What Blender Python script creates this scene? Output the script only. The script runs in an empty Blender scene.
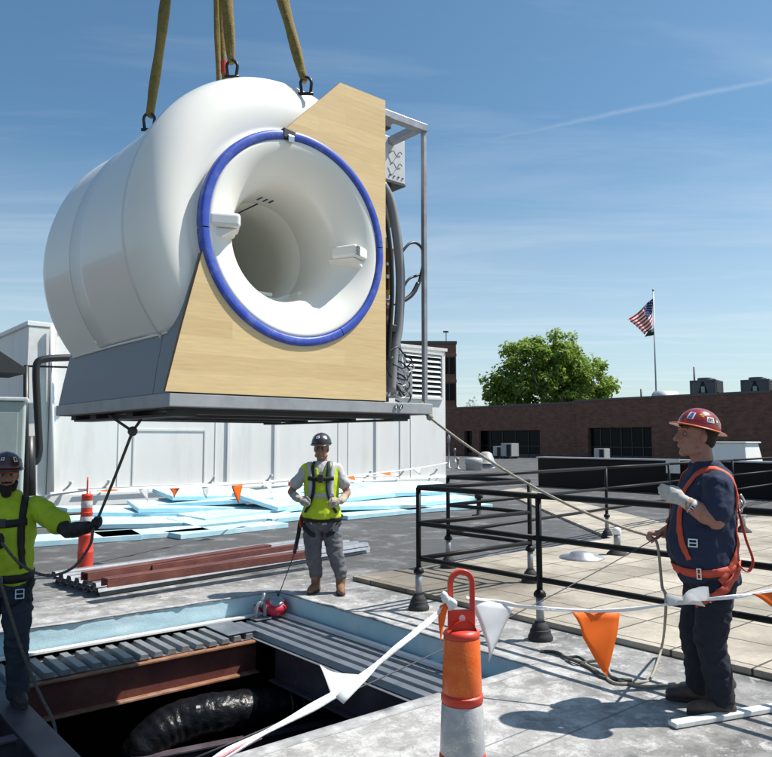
import bpy, bmesh, math, random
from mathutils import Vector, Matrix, noise, Quaternion
from mathutils.bvhtree import BVHTree
R = math.radians
random.seed(7)
SC = bpy.context.scene
COL = SC.collection

# ------------------------------------------------------------------ camera
FPX, PITCH, CAMH = 740.0, R(4.75), 1.65          # focal length in photo pixels (772 wide)
cd = bpy.data.cameras.new('camera'); cam = bpy.data.objects.new('camera', cd); COL.objects.link(cam)
cd.sensor_width = 36; cd.sensor_fit = 'HORIZONTAL'; cd.lens = FPX / 772 * 36
cd.clip_start = .05; cd.clip_end = 3000
cam.location = (0, 0, CAMH); cam.rotation_euler = (R(90) + PITCH, 0, 0)
SC.camera = cam

# ------------------------------------------------------------------ sky, sun, exposure
SUN = Vector((.985 * math.cos(R(56.6)), .17 * math.cos(R(56.6)), math.sin(R(56.6)))).normalized()
w = bpy.data.worlds.new('World'); SC.world = w; w.use_nodes = True
wn = w.node_tree.nodes; wl = w.node_tree.links
for n in list(wn): wn.remove(n)
def nd(nodes, t, **k):
    n = nodes.new(t)
    for a, v in k.items(): setattr(n, a, v)
    return n
def math_node(nodes, links, op, a, b=None, clamp=False):
    n = nodes.new('ShaderNodeMath'); n.operation = op; n.use_clamp = clamp
    for i, v in enumerate((a, b)):
        if v is None: continue
        if isinstance(v, (int, float)): n.inputs[i].default_value = v
        else: links.new(v, n.inputs[i])
    return n.outputs[0]
wo = nd(wn, 'ShaderNodeOutputWorld'); bg = nd(wn, 'ShaderNodeBackground'); bg.inputs[1].default_value = .086
sky = nd(wn, 'ShaderNodeTexSky'); sky.sky_type = 'NISHITA'; sky.sun_disc = False
sky.sun_elevation = R(56.6); sky.sun_rotation = R(80); sky.altitude = 0
sky.air_density = 1.0; sky.dust_density = 1.0; sky.ozone_density = 1.6
tc = nd(wn, 'ShaderNodeTexCoord')
# thin cirrus: stretched noise in the direction of view, thicker low down
sep = nd(wn, 'ShaderNodeSeparateXYZ'); wl.new(tc.outputs['Generated'], sep.inputs[0])
zc = math_node(wn, wl, 'MAXIMUM', sep.outputs[2], .06)
px_ = math_node(wn, wl, 'DIVIDE', sep.outputs[0], zc); py_ = math_node(wn, wl, 'DIVIDE', sep.outputs[1], zc)
cmb = nd(wn, 'ShaderNodeCombineXYZ'); wl.new(px_, cmb.inputs[0]); wl.new(py_, cmb.inputs[1])
mp = nd(wn, 'ShaderNodeMapping'); mp.inputs['Rotation'].default_value = (0, 0, R(25)); mp.inputs['Scale'].default_value = (.22, .8, 1)
wl.new(cmb.outputs[0], mp.inputs[0])
cn = nd(wn, 'ShaderNodeTexNoise'); cn.inputs['Scale'].default_value = 1.3; cn.inputs['Detail'].default_value = 9; cn.inputs['Roughness'].default_value = .62; cn.inputs['Distortion'].default_value = .6
wl.new(mp.outputs[0], cn.inputs['Vector'])
mr = nd(wn, 'ShaderNodeMapRange'); mr.inputs[1].default_value = .46; mr.inputs[2].default_value = .80; mr.inputs[3].default_value = 0; mr.inputs[4].default_value = .27
wl.new(cn.outputs[0], mr.inputs[0])
# contrail: a thin band along a great circle of the sky
nrm = nd(wn, 'ShaderNodeVectorMath', operation='NORMALIZE'); wl.new(tc.outputs['Generated'], nrm.inputs[0])
dp = nd(wn, 'ShaderNodeVectorMath', operation='DOT_PRODUCT'); wl.new(nrm.outputs[0], dp.inputs[0]); dp.inputs[1].default_value = (.19800, .35303, -.91442)
cw = nd(wn, 'ShaderNodeTexNoise'); cw.inputs['Scale'].default_value = 16; cw.inputs['Detail'].default_value = 6; wl.new(nrm.outputs[0], cw.inputs['Vector'])
wob = math_node(wn, wl, 'MULTIPLY', math_node(wn, wl, 'SUBTRACT', cw.outputs[0], .5), .012)
dist = math_node(wn, wl, 'ABSOLUTE', math_node(wn, wl, 'ADD', dp.outputs['Value'], wob))
cr = nd(wn, 'ShaderNodeMapRange'); cr.inputs[1].default_value = 0; cr.inputs[2].default_value = .0045; cr.inputs[3].default_value = .17; cr.inputs[4].default_value = 0
wl.new(dist, cr.inputs[0])
xm = nd(wn, 'ShaderNodeMapRange'); xm.inputs[1].default_value = .02; xm.inputs[2].default_value = .2; wl.new(sep.outputs[0], xm.inputs[0])
ctr = math_node(wn, wl, 'MULTIPLY', math_node(wn, wl, 'MULTIPLY', cr.outputs[0], xm.outputs[0]), math_node(wn, wl, 'MULTIPLY', cw.outputs[0], 1.5))
lowm = nd(wn, 'ShaderNodeMapRange'); lowm.inputs[1].default_value = 0; lowm.inputs[2].default_value = .36; lowm.inputs[3].default_value = .52; lowm.inputs[4].default_value = 0
wl.new(sep.outputs[2], lowm.inputs[0])
cl = math_node(wn, wl, 'MAXIMUM', mr.outputs[0], ctr)
cl = math_node(wn, wl, 'ADD', cl, lowm.outputs[0], True)
mx = nd(wn, 'ShaderNodeMix', data_type='RGBA'); mx.inputs[7].default_value = (7.6, 8.1, 8.3, 1)
tint = nd(wn, 'ShaderNodeMix', data_type='RGBA', blend_type='MULTIPLY'); tint.inputs[0].default_value = 1; tint.inputs[7].default_value = (.72, .985, 1.04, 1); wl.new(sky.outputs[0], tint.inputs[6])
wl.new(cl, mx.inputs[0]); wl.new(tint.outputs[2], mx.inputs[6]); wl.new(mx.outputs[2], bg.inputs[0]); wl.new(bg.outputs[0], wo.inputs[0])

sd = bpy.data.lights.new('sun', 'SUN'); so = bpy.data.objects.new('sun', sd); COL.objects.link(so)
sd.energy = 5.0; sd.angle = R(.53); sd.color = (1, .955, .89)
so.rotation_euler = SUN.to_track_quat('Z', 'Y').to_euler(); so.location = (30, 5, 60)
SC.view_settings.view_transform = 'Standard'; SC.view_settings.look = 'None'
SC.view_settings.exposure = .5; SC.view_settings.gamma = 1; SC.view_settings.use_curve_mapping = False
SC.cycles.max_bounces = 6; SC.cycles.use_denoising = True

# ------------------------------------------------------------------ survey helpers: photo pixel -> point of the place
cF = Vector((0, math.cos(PITCH), math.sin(PITCH))); cU = Vector((0, -math.sin(PITCH), math.cos(PITCH))); cR = Vector((1, 0, 0)); cC = Vector((0, 0, CAMH))
def ray(x, y): return cR * ((x - 386) / FPX) + cU * ((378.5 - y) / FPX) + cF
def P(x, y, z=0): r = ray(x, y); return cC + r * ((z - CAMH) / r.z)
def Q(x, y, Y): r = ray(x, y); return cC + r * (Y / r.y)
def PL(x, y, o, n): r = ray(x, y); return cC + r * ((Vector(o) - cC).dot(n) / r.dot(n))
GA = R(40)                                         # the roof's own grid is turned 40 degrees
gu = Vector((math.cos(GA), math.sin(GA), 0)); gb = Vector((-math.sin(GA), math.cos(GA), 0))
def G(a, b, z=0): return gu * a + gb * b + Vector((0, 0, z))
def toG(p): return Vector((p.dot(gu), p.dot(gb), p.z))

# ------------------------------------------------------------------ mesh collector
class MB:
    def __init__(s): s.v = []; s.f = []; s.m = []; s.mi = 0; s.uv = None
    def add(s, vs, fs):
        o = len(s.v); s.v += [tuple(v) for v in vs]
        for f in fs: s.f.append(tuple(i + o for i in f)); s.m.append(s.mi)
        return s
    def box(s, x0, x1, y0, y1, z0, z1, M=None):
        vs = [Vector((x, y, z)) for z in (z0, z1) for y in (y0, y1) for x in (x0, x1)]
        if M is not None: vs = [M @ v for v in vs]
        return s.add(vs, [(0, 2, 3, 1), (4, 5, 7, 6), (0, 1, 5, 4), (2, 6, 7, 3), (0, 4, 6, 2), (1, 3, 7, 5)])
    def bar(s, a, b, wd, ht, up=(0, 0, 1)):
        a = Vector(a); b = Vector(b); d = (b - a); L = d.length; d.normalize(); up = Vector(up)
        x = d.cross(up); x.normalize(); y = x.cross(d)
        M = Matrix((x, d, y)).transposed().to_4x4(); M.translation = a
        return s.box(-wd / 2, wd / 2, 0, L, -ht / 2, ht / 2, M)
    def tube(s, pts, r, n=8, cap=True, flat=1.0, side=None):
        pts = [Vector(p) for p in pts]; N = len(pts); rr = r if isinstance(r, (list, tuple)) else [r] * N
        vs = []; prev = None
        for i, p in enumerate(pts):
            t = (pts[min(i + 1, N - 1)] - pts[max(i - 1, 0)]); t.normalize()
            if side is not None: a = Vector(side)
            elif prev is None: a = Vector((0, 0, 1)) if abs(t.z) < .9 else Vector((1, 0, 0))
            else: a = prev
            a = a - t * a.dot(t); a.normalize(); prev = a; c = t.cross(a)
            for k in range(n):
                th = 2 * math.pi * k / n
                vs.append(p + a * (rr[i] * math.cos(th)) + c * (rr[i] * flat * math.sin(th)))
        fs = [(i * n + k, i * n + (k + 1) % n, (i + 1) * n + (k + 1) % n, (i + 1) * n + k) for i in range(N - 1) for k in range(n)]
        if cap: fs += [tuple(range(n - 1, -1, -1)), tuple((N - 1) * n + k for k in range(n))]
        return s.add(vs, fs)
    def lathe(s, prof, n=24, c=(0, 0, 0), ax='z', a0=0, a1=2 * math.pi, M=None):
        full = abs(a1 - a0 - 2 * math.pi) < 1e-6; nn = n if full else n + 1; vs = []
        for r, h in prof:
            for k in range(nn):
                th = a0 + (a1 - a0) * k / n; x, y = r * math.cos(th), r * math.sin(th)
                v = Vector((x, y, h)) if ax == 'z' else (Vector((x, h, y)) if ax == 'y' else Vector((h, x, y)))
                v = v + Vector(c); vs.append(M @ v if M is not None else v)
        fs = []
        for i in range(len(prof) - 1):
            for k in range(n):
                k2 = (k + 1) % nn
                fs.append((i * nn + k, i * nn + k2, (i + 1) * nn + k2, (i + 1) * nn + k))
        return s.add(vs, fs)
    def prism(s, poly, fn, d0, d1):
        """poly: 2-D outline; fn(p, d) -> point; extruded from d0 to d1"""
        n = len(poly); vs = [fn(p, d0) for p in poly] + [fn(p, d1) for p in poly]
        fs = [tuple(range(n))[::-1], tuple(range(n, 2 * n))] + [(i, (i + 1) % n, n + (i + 1) % n, n + i) for i in range(n)]
        return s.add(vs, fs)
    def grid(s, fn, nx, ny):
        vs = [fn(i / nx, j / ny) for j in range(ny + 1) for i in range(nx + 1)]
        return s.add(vs, [(j * (nx + 1) + i, j * (nx + 1) + i + 1, (j + 1) * (nx + 1) + i + 1, (j + 1) * (nx + 1) + i) for j in range(ny) for i in range(nx)])
    def mesh(s, name, mats):
        me = bpy.data.meshes.new(name); me.from_pydata(s.v, [], s.f)
        for m in (mats if isinstance(mats, (list, tuple)) else [mats]): me.materials.append(m)
        if len(me.materials) > 1: me.polygons.foreach_set('material_index', s.m)
        return me
def obj(name, mb, mats, parent=None, smooth=False, bevel=0, seg=2, loc=None, angle=None, fix=True):
    me = mb.mesh(name, mats) if isinstance(mb, MB) else mb
    if fix:
        b = bmesh.new(); b.from_mesh(me); bmesh.ops.recalc_face_normals(b, faces=b.faces); b.to_mesh(me); b.free()
    o = bpy.data.objects.new(name, me); COL.objects.link(o)
    if smooth or angle:
        me.polygons.foreach_set('use_smooth', [True] * len(me.polygons))
        if angle: me.set_sharp_from_angle(angle=R(angle))
    if parent: o.parent = parent
    if loc is not None: o.location = loc
    if bevel:
        bv = o.modifiers.new('bevel', 'BEVEL'); bv.width = bevel; bv.segments = seg; bv.limit_method = 'ANGLE'; bv.angle_limit = R(40)
    return o
def thing(name, label, cat, loc=(0, 0, 0), rz=0, group=None):
    o = bpy.data.objects.new(name, None); COL.objects.link(o); o.empty_display_size = .2
    o.location = loc; o.rotation_euler = (0, 0, rz); return tag(o, label, cat, group)
def tag(o, label=None, cat=None, group=None, kind=None):
    if label: o['label'] = label
    if cat: o['category'] = cat
    if group: o['group'] = group
    if kind: o['kind'] = kind
    return o
def struct(name, mb, mats, **k): return tag(obj(name, mb, mats, **k), kind='structure')
def dup(root, loc, rz, label=None, group=None):
    r = root.copy(); COL.objects.link(r); r.location = loc; r.rotation_euler = (0, 0, rz)
    if label: r['label'] = label
    if group: r['group'] = group
    for ch in list(root.children):
        c = ch.copy(); COL.objects.link(c); c.parent = r
        for g in ch.children:
            d = g.copy(); COL.objects.link(d); d.parent = c
    return r
def smoothpath(pts, n=6):
    """Catmull-Rom through pts"""
    pts = [Vector(p) for p in pts]; out = []
    for i in range(len(pts) - 1):
        p0 = pts[max(i - 1, 0)]; p1 = pts[i]; p2 = pts[i + 1]; p3 = pts[min(i + 2, len(pts) - 1)]
        for k in range(n):
            t = k / n
            out.append(.5 * ((2 * p1) + (p2 - p0) * t + (2 * p0 - 5 * p1 + 4 * p2 - p3) * t * t + (3 * p1 - p0 - 3 * p2 + p3) * t ** 3))
    out.append(pts[-1]); return out
def sag(a, b, drop, n=14):
    a = Vector(a); b = Vector(b)
    return [a.lerp(b, i / n) - Vector((0, 0, drop * 4 * (i / n) * (1 - i / n))) for i in range(n + 1)]

# ------------------------------------------------------------------ materials
def mat(name, col, rough=.6, metal=0, var=.12, vs=6, bump=0, bs=40, dirt=None, dirt_amt=.4, ds=2.2, spec=.5, stretch=None, coat=0, fine=0):
    """Principled with a two-scale tone variation, optional patches of a second colour and a bump."""
    m = bpy.data.materials.new(name); m.use_nodes = True; n = m.node_tree.nodes; l = m.node_tree.links
    p = n['Principled BSDF']; p.inputs['Roughness'].default_value = rough; p.inputs['Metallic'].default_value = metal
    p.inputs['Specular IOR Level'].default_value = spec
    if coat: p.inputs['Coat Weight'].default_value = coat; p.inputs['Coat Roughness'].default_value = .08
    t = n.new('ShaderNodeTexCoord'); vec = t.outputs['Object']
    if stretch:
        mpn = n.new('ShaderNodeMapping'); mpn.inputs['Scale'].default_value = stretch; l.new(vec, mpn.inputs[0]); vec = mpn.outputs[0]
    a = n.new('ShaderNodeTexNoise'); a.inputs['Scale'].default_value = vs; a.inputs['Detail'].default_value = 8; a.inputs['Roughness'].default_value = .65; l.new(vec, a.inputs['Vector'])
    r = n.new('ShaderNodeMapRange'); r.inputs[1].default_value = .3; r.inputs[2].default_value = .7; r.inputs[3].default_value = 1 - var; r.inputs[4].default_value = 1 + var; l.new(a.outputs[0], r.inputs[0])
    mul = n.new('ShaderNodeMix'); mul.data_type = 'RGBA'; mul.blend_type = 'MULTIPLY'; mul.inputs[0].default_value = 1
    mul.inputs[6].default_value = (*col, 1)
    cb = n.new('ShaderNodeCombineColor')
    for i in range(3): l.new(r.outputs[0], cb.inputs[i])
    l.new(cb.outputs[0], mul.inputs[7]); out = mul.outputs[2]
    if dirt:
        d = n.new('ShaderNodeTexNoise'); d.inputs['Scale'].default_value = ds; d.inputs['Detail'].default_value = 10; d.inputs['Roughness'].default_value = .7; l.new(vec, d.inputs['Vector'])
        dr = n.new('ShaderNodeMapRange'); dr.inputs[1].default_value = .5; dr.inputs[2].default_value = .68; dr.inputs[3].default_value = 0; dr.inputs[4].default_value = dirt_amt; l.new(d.outputs[0], dr.inputs[0])
        m2 = n.new('ShaderNodeMix'); m2.data_type = 'RGBA'; m2.inputs[7].default_value = (*dirt, 1); l.new(dr.outputs[0], m2.inputs[0]); l.new(out, m2.inputs[6]); out = m2.outputs[2]
    l.new(out, p.inputs['Base Color'])
    rr = n.new('ShaderNodeMapRange'); rr.inputs[3].default_value = max(.02, rough - .08); rr.inputs[4].default_value = min(1, rough + .1); l.new(a.outputs[0], rr.inputs[0]); l.new(rr.outputs[0], p.inputs['Roughness'])
    if bump:
        bn = n.new('ShaderNodeTexNoise'); bn.inputs['Scale'].default_value = bs; bn.inputs['Detail'].default_value = 5; l.new(vec, bn.inputs['Vector'])
        bu = n.new('ShaderNodeBump'); bu.inputs['Strength'].default_value = bump; bu.inputs['Distance'].default_value = .02; l.new(bn.outputs[0], bu.inputs['Height']); l.new(bu.outputs[0], p.inputs['Normal'])
    return m
def brick_mat(name, c1, c2, mortar, bw, bh, ms, plane='xz', offset=.5, bump=.3, rough=.85, var=.25, stain=False):
    m = bpy.data.materials.new(name); m.use_nodes = True; n = m.node_tree.nodes; l = m.node_tree.links
    p = n['Principled BSDF']; p.inputs['Roughness'].default_value = rough
    t = n.new('ShaderNodeTexCoord'); s = n.new('ShaderNodeSeparateXYZ'); l.new(t.outputs['Object'], s.inputs[0]); c = n.new('ShaderNodeCombineXYZ')
    ix = {'x': 0, 'y': 1, 'z': 2}
    l.new(s.outputs[ix[plane[0]]], c.inputs[0]); l.new(s.outputs[ix[plane[1]]], c.inputs[1])
    b = n.new('ShaderNodeTexBrick'); b.offset = offset; b.inputs['Scale'].default_value = 1; b.inputs['Brick Width'].default_value = bw; b.inputs['Row Height'].default_value = bh
    b.inputs['Mortar Size'].default_value = ms; b.inputs['Color1'].default_value = (*c1, 1); b.inputs['Color2'].default_value = (*c2, 1); b.inputs['Mortar'].default_value = (*mortar, 1); b.inputs['Mortar Smooth'].default_value = .2
    l.new(c.outputs[0], b.inputs['Vector'])
    a = n.new('ShaderNodeTexNoise'); a.inputs['Scale'].default_value = 1.7; a.inputs['Detail'].default_value = 9; a.inputs['Roughness'].default_value = .7; l.new(t.outputs['Object'], a.inputs['Vector'])
    r = n.new('ShaderNodeMapRange'); r.inputs[1].default_value = .3; r.inputs[2].default_value = .7; r.inputs[3].default_value = 1 - var; r.inputs[4].default_value = 1 + var; l.new(a.outputs[0], r.inputs[0])
    cb = n.new('ShaderNodeCombineColor')
    for i in range(3): l.new(r.outputs[0], cb.inputs[i])
    mul = n.new('ShaderNodeMix'); mul.data_type = 'RGBA'; mul.blend_type = 'MULTIPLY'; mul.inputs[0].default_value = 1
    l.new(b.outputs['Color'], mul.inputs[6]); l.new(cb.outputs[0], mul.inputs[7]); out = mul.outputs[2]
    if stain:
        sn = n.new('ShaderNodeTexNoise'); sn.inputs['Scale'].default_value = .55; sn.inputs['Detail'].default_value = 12; sn.inputs['Roughness'].default_value = .68; l.new(t.outputs['Object'], sn.inputs['Vector'])
        gx = math_node(n, l, 'SUBTRACT', s.outputs[0], 6.0); gy = math_node(n, l, 'SUBTRACT', s.outputs[1], 6.3); gd = math_node(n, l, 'SQRT', math_node(n, l, 'ADD', math_node(n, l, 'MULTIPLY', gx, gx), math_node(n, l, 'MULTIPLY', gy, gy)))
        pud = n.new('ShaderNodeMapRange'); pud.inputs[1].default_value = .3; pud.inputs[2].default_value = 2.0; pud.inputs[3].default_value = .27; pud.inputs[4].default_value = 0; l.new(gd, pud.inputs[0])
        sr = n.new('ShaderNodeMapRange'); sr.inputs[1].default_value = .49; sr.inputs[2].default_value = .70; sr.inputs[3].default_value = 0; sr.inputs[4].default_value = .72; l.new(math_node(n, l, 'ADD', sn.outputs[0], pud.outputs[0]), sr.inputs[0])
        fn_ = n.new('ShaderNodeTexNoise'); fn_.inputs['Scale'].default_value = 26; fn_.inputs['Detail'].default_value = 6; fn_.inputs['Roughness'].default_value = .8; l.new(t.outputs['Object'], fn_.inputs['Vector'])
        fr_ = n.new('ShaderNodeMapRange'); fr_.inputs[1].default_value = .3; fr_.inputs[2].default_value = .7; fr_.inputs[3].default_value = .82; fr_.inputs[4].default_value = 1.14; l.new(fn_.outputs[0], fr_.inputs[0])
        cc = n.new('ShaderNodeCombineColor')
        for i in range(3): l.new(fr_.outputs[0], cc.inputs[i])
        m3 = n.new('ShaderNodeMix'); m3.data_type = 'RGBA'; m3.blend_type = 'MULTIPLY'; m3.inputs[0].default_value = 1; l.new(out, m3.inputs[6]); l.new(cc.outputs[0], m3.inputs[7])
        m2 = n.new('ShaderNodeMix'); m2.data_type = 'RGBA'; m2.inputs[7].default_value = (.085, .068, .05, 1); l.new(sr.outputs[0], m2.inputs[0]); l.new(m3.outputs[2], m2.inputs[6]); out = m2.outputs[2]
    l.new(out, p.inputs['Base Color'])
    bu = n.new('ShaderNodeBump'); bu.inputs['Strength'].default_value = bump; bu.inputs['Distance'].default_value = .01; bu.invert = True; l.new(b.outputs['Fac'], bu.inputs['Height']); l.new(bu.outputs[0], p.inputs['Normal'])
    return m
M = {}
def membrane():
    """grey roofing membrane: dark sheet, cloudy pale dust, hard-edged white scuffs, lap seams"""
    m = bpy.data.materials.new('roof_membrane'); m.use_nodes = True; n = m.node_tree.nodes; l = m.node_tree.links; p = n['Principled BSDF']
    t = n.new('ShaderNodeTexCoord'); o = t.outputs['Object']
    def noise_(sc, det, ro, dist=0, vec=o):
        a = n.new('ShaderNodeTexNoise'); a.inputs['Scale'].default_value = sc; a.inputs['Detail'].default_value = det; a.inputs['Roughness'].default_value = ro; a.inputs['Distortion'].default_value = dist; l.new(vec, a.inputs['Vector']); return a.outputs[0]
    def rng(v, a, b, c, d):
        r = n.new('ShaderNodeMapRange'); r.inputs[1].default_value = a; r.inputs[2].default_value = b; r.inputs[3].default_value = c; r.inputs[4].default_value = d; l.new(v, r.inputs[0]); return r.outputs[0]
    def mix(f, a, b):
        x = n.new('ShaderNodeMix'); x.data_type = 'RGBA'
        l.new(f, x.inputs[0])
        for i, v in ((6, a), (7, b)):
            if isinstance(v, tuple): x.inputs[i].default_value = (*v, 1)
            else: l.new(v, x.inputs[i])
        return x.outputs[2]
    # dust lies thickest round the cut opening where the crew has walked; grid coordinates
    sx = n.new('ShaderNodeSeparateXYZ'); l.new(o, sx.inputs[0])
    du = math_node(n, l, 'MULTIPLY', math_node(n, l, 'SUBTRACT', sx.outputs[0], 2.8), .29)
    dv = math_node(n, l, 'MULTIPLY', math_node(n, l, 'SUBTRACT', sx.outputs[1], 4.7), .245)
    dd = math_node(n, l, 'SQRT', math_node(n, l, 'ADD', math_node(n, l, 'MULTIPLY', du, du), math_node(n, l, 'MULTIPLY', dv, dv)))
    near = rng(dd, .40, 1.4, .25, -.05)
    base = mix(noise_(.9, 7, .6), (.048, .047, .046), (.094, .092, .090))
    big = noise_(1.7, 13, .74, .2)
    dustf = rng(math_node(n, l, 'ADD', big, near), .47, .74, 0, .85)
    c = mix(dustf, base, (.36, .352, .34))
    sc = noise_(5.5, 12, .78, .35)
    scf = rng(math_node(n, l, 'ADD', sc, math_node(n, l, 'MULTIPLY', near, .55)), .585, .69, 0, .72)
    c = mix(scf, c, (.53, .525, .51))
    # dark trodden veins in the dust
    vn = noise_(8, 11, .72, .5)
    vf = rng(math_node(n, l, 'ABSOLUTE', math_node(n, l, 'SUBTRACT', vn, .5)), 0, .014, .55, 0)
    c = mix(vf, c, (.105, .103, .10))
    # lap seams every 2 m along the grid
    fr = math_node(n, l, 'FRACT', math_node(n, l, 'MULTIPLY', math_node(n, l, 'ADD', sx.outputs[1], .35), .5))
    sf = rng(math_node(n, l, 'ABSOLUTE', math_node(n, l, 'SUBTRACT', fr, .5)), 0, .006, .7, 0)
    c = mix(sf, c, (.03, .03, .034))
    l.new(c, p.inputs['Base Color']); l.new(rng(big, .3, .7, .75, .5), p.inputs['Roughness']); p.inputs['Specular IOR Level'].default_value = .35
    bu = n.new('ShaderNodeBump'); bu.inputs['Strength'].default_value = .35; bu.inputs['Distance'].default_value = .02
    l.new(math_node(n, l, 'ADD', noise_(3, 9, .7), math_node(n, l, 'MULTIPLY', noise_(60, 3, .6), .25)), bu.inputs['Height']); l.new(bu.outputs[0], p.inputs['Normal'])
    return m
def wood_mat():
    m = bpy.data.materials.new('maple_panel'); m.use_nodes = True; n = m.node_tree.nodes; l = m.node_tree.links; p = n['Principled BSDF']
    p.inputs['Roughness'].default_value = .42
    t = n.new('ShaderNodeTexCoord'); s = n.new('ShaderNodeSeparateXYZ'); l.new(t.outputs['Object'], s.inputs[0]); c = n.new('ShaderNodeCombineXYZ'); l.new(s.outputs[0], c.inputs[0]); l.new(s.outputs[2], c.inputs[1])
    b = n.new('ShaderNodeTexBrick'); b.offset = .37; b.inputs['Scale'].default_value = 1; b.inputs['Brick Width'].default_value = .62; b.inputs['Row Height'].default_value = .105; b.inputs['Mortar Size'].default_value = .0; b.inputs['Color1'].default_value = (.75, .555, .285, 1); b.inputs['Color2'].default_value = (.63, .445, .215, 1); l.new(c.outputs[0], b.inputs['Vector'])
    mp1 = n.new('ShaderNodeMapping'); mp1.inputs['Scale'].default_value = (1.6, 1, 22); l.new(t.outputs['Object'], mp1.inputs[0])
    g = n.new('ShaderNodeTexNoise'); g.inputs['Scale'].default_value = 3; g.inputs['Detail'].default_value = 8; g.inputs['Roughness'].default_value = .6; g.inputs['Distortion'].default_value = .4; l.new(mp1.outputs[0], g.inputs['Vector'])
    r = n.new('ShaderNodeMapRange'); r.inputs[1].default_value = .3; r.inputs[2].default_value = .7; r.inputs[3].default_value = .86; r.inputs[4].default_value = 1.1; l.new(g.outputs[0], r.inputs[0])
    cb = n.new('ShaderNodeCombineColor')
    for i in range(3): l.new(r.outputs[0], cb.inputs[i])
    mul = n.new('ShaderNodeMix'); mul.data_type = 'RGBA'; mul.blend_type = 'MULTIPLY'; mul.inputs[0].default_value = 1; l.new(b.outputs['Color'], mul.inputs[6]); l.new(cb.outputs[0], mul.inputs[7])
    soft = n.new('ShaderNodeMix'); soft.data_type = 'RGBA'; soft.inputs[0].default_value = .22; l.new(mul.outputs[2], soft.inputs[6]); soft.inputs[7].default_value = (.70, .51, .255, 1)
    l.new(soft.outputs[2], p.inputs['Base Color']); return m
M['membrane'] = membrane(); M['wood'] = wood_mat()
M['foam'] = mat('blue_foam', (.41, .65, .735), .8, var=.08, bump=.2, bs=60, dirt=(.70, .79, .82), dirt_amt=.85, ds=1.8)
M['foam_dirty'] = mat('cut_blue_foam', (.42, .60, .67), .85, var=.06, bump=.12, bs=60, dirt=(.62, .68, .70), dirt_amt=.8, ds=2)
M['cutedge'] = mat('cut_membrane_edge', (.30, .30, .30), .8, var=.35, vs=7, dirt=(.55, .56, .56), dirt_amt=.7, ds=6)
M['deck'] = mat('galvanised_deck', (.20, .22, .25), .45, .5, var=.2, vs=5, dirt=(.30, .29, .28), dirt_amt=.5, ds=4)
M['deck_dark'] = mat('primed_deck', (.20, .21, .22), .5, .3, var=.2, dirt=(.3, .29, .28), dirt_amt=.5)
M['redsteel'] = mat('red_primer_steel', (.105, .027, .021), .65, var=.3, vs=4, bump=.15, dirt=(.20, .08, .05), dirt_amt=.5)
M['rust'] = mat('rusty_flange_edge', (.25, .115, .06), .8, var=.35, vs=9, dirt=(.36, .29, .25), dirt_amt=.6, ds=5)
M['purple'] = mat('dark_primer_steel', (.055, .042, .052), .5, var=.3, dirt=(.12, .10, .11), dirt_amt=.6)
M['bluesteel'] = mat('blue_grey_steel', (.07, .10, .13), .45, .2, var=.2, dirt=(.2, .22, .24))
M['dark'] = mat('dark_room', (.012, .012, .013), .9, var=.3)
M['duct'] = mat('black_film', (.006, .0065, .008), .30, var=.3, bump=.9, bs=11, spec=.22)
M['paver'] = brick_mat('concrete_paver', (.40, .36, .295), (.31, .278, .225), (.06, .05, .042), .61, .61, .010, 'xy', 0, .5, .9, .25, True)
M['whitewall'] = mat('white_metal_panel', (.78, .775, .75), .5, var=.03, vs=1.5, dirt=(.56, .54, .50), dirt_amt=.38, ds=2.2, stretch=(1, 1, .16))
M['whitetrim'] = mat('white_trim', (.70, .695, .67), .5, var=.05, dirt=(.45, .45, .43), dirt_amt=.3)
M['louver'] = mat('louvre_grey', (.34, .35, .36), .5, var=.1)
M['brick'] = brick_mat('red_brown_brick', (.175, .078, .054), (.12, .052, .037), (.13, .088, .068), .42, .14, .012, 'yz', .5, .3)
M['brick2'] = brick_mat('orange_brick', (.30, .12, .07), (.24, .09, .055), (.25, .2, .17), .6, .2, .02, 'xz', .5, .2)
M['coping'] = mat('dark_coping', (.09, .085, .08), .6, var=.15)
M['glass'] = mat('dark_glass', (.006, .007, .009), .25, var=.2, spec=.12)
M['frame'] = mat('dark_frame', (.03, .03, .032), .5)
M['blackpipe'] = mat('black_painted_pipe', (.006, .006, .0065), .5, var=.3, spec=.25)
M['rubber'] = mat('black_rubber', (.018, .018, .02), .75, var=.25, dirt=(.08, .08, .08), dirt_amt=.4, ds=8)
M['galv'] = mat('galvanised_steel', (.30, .31, .33), .45, .55, var=.2, vs=10)
M['mriwhite'] = mat('white_shell', (.83, .81, .745), .34, var=.015, vs=2, coat=.25)
M['mribore'] = mat('bore_liner', (.82, .795, .70), .4, var=.02)
M['mriseam'] = mat('inner_drum_grey', (.30, .31, .31), .6)  # even grey of the inner drum
M['mrigrey'] = mat('grey_skirt', (.195, .21, .235), .5, var=.06, vs=3)
M['mribase'] = mat('grey_base_steel', (.34, .35, .36), .5, .1, var=.1, dirt=(.13, .13, .14), dirt_amt=.4)
M['under'] = mat('dark_underside', (.035, .037, .04), .6, var=.2)
M['blue'] = mat('blue_ring', (.028, .07, .42), .42, var=.08, vs=12, coat=.1, dirt=(.22, .27, .5), dirt_amt=.45, ds=11)
M['ply'] = mat('ply_edge', (.22, .12, .06), .8, var=.35, vs=30)
M['cabinet'] = mat('white_cabinet', (.52, .54, .56), .45, var=.06)
M['cable'] = mat('black_cable', (.012, .012, .013), .4)
M['greyhose'] = mat('grey_hose', (.22, .23, .24), .5, var=.1)
M['silver'] = mat('silver_fitting', (.6, .6, .6), .3, .9, var=.1)
M['brass'] = mat('brass_fitting', (.33, .21, .07), .35, .8, var=.15)
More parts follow.
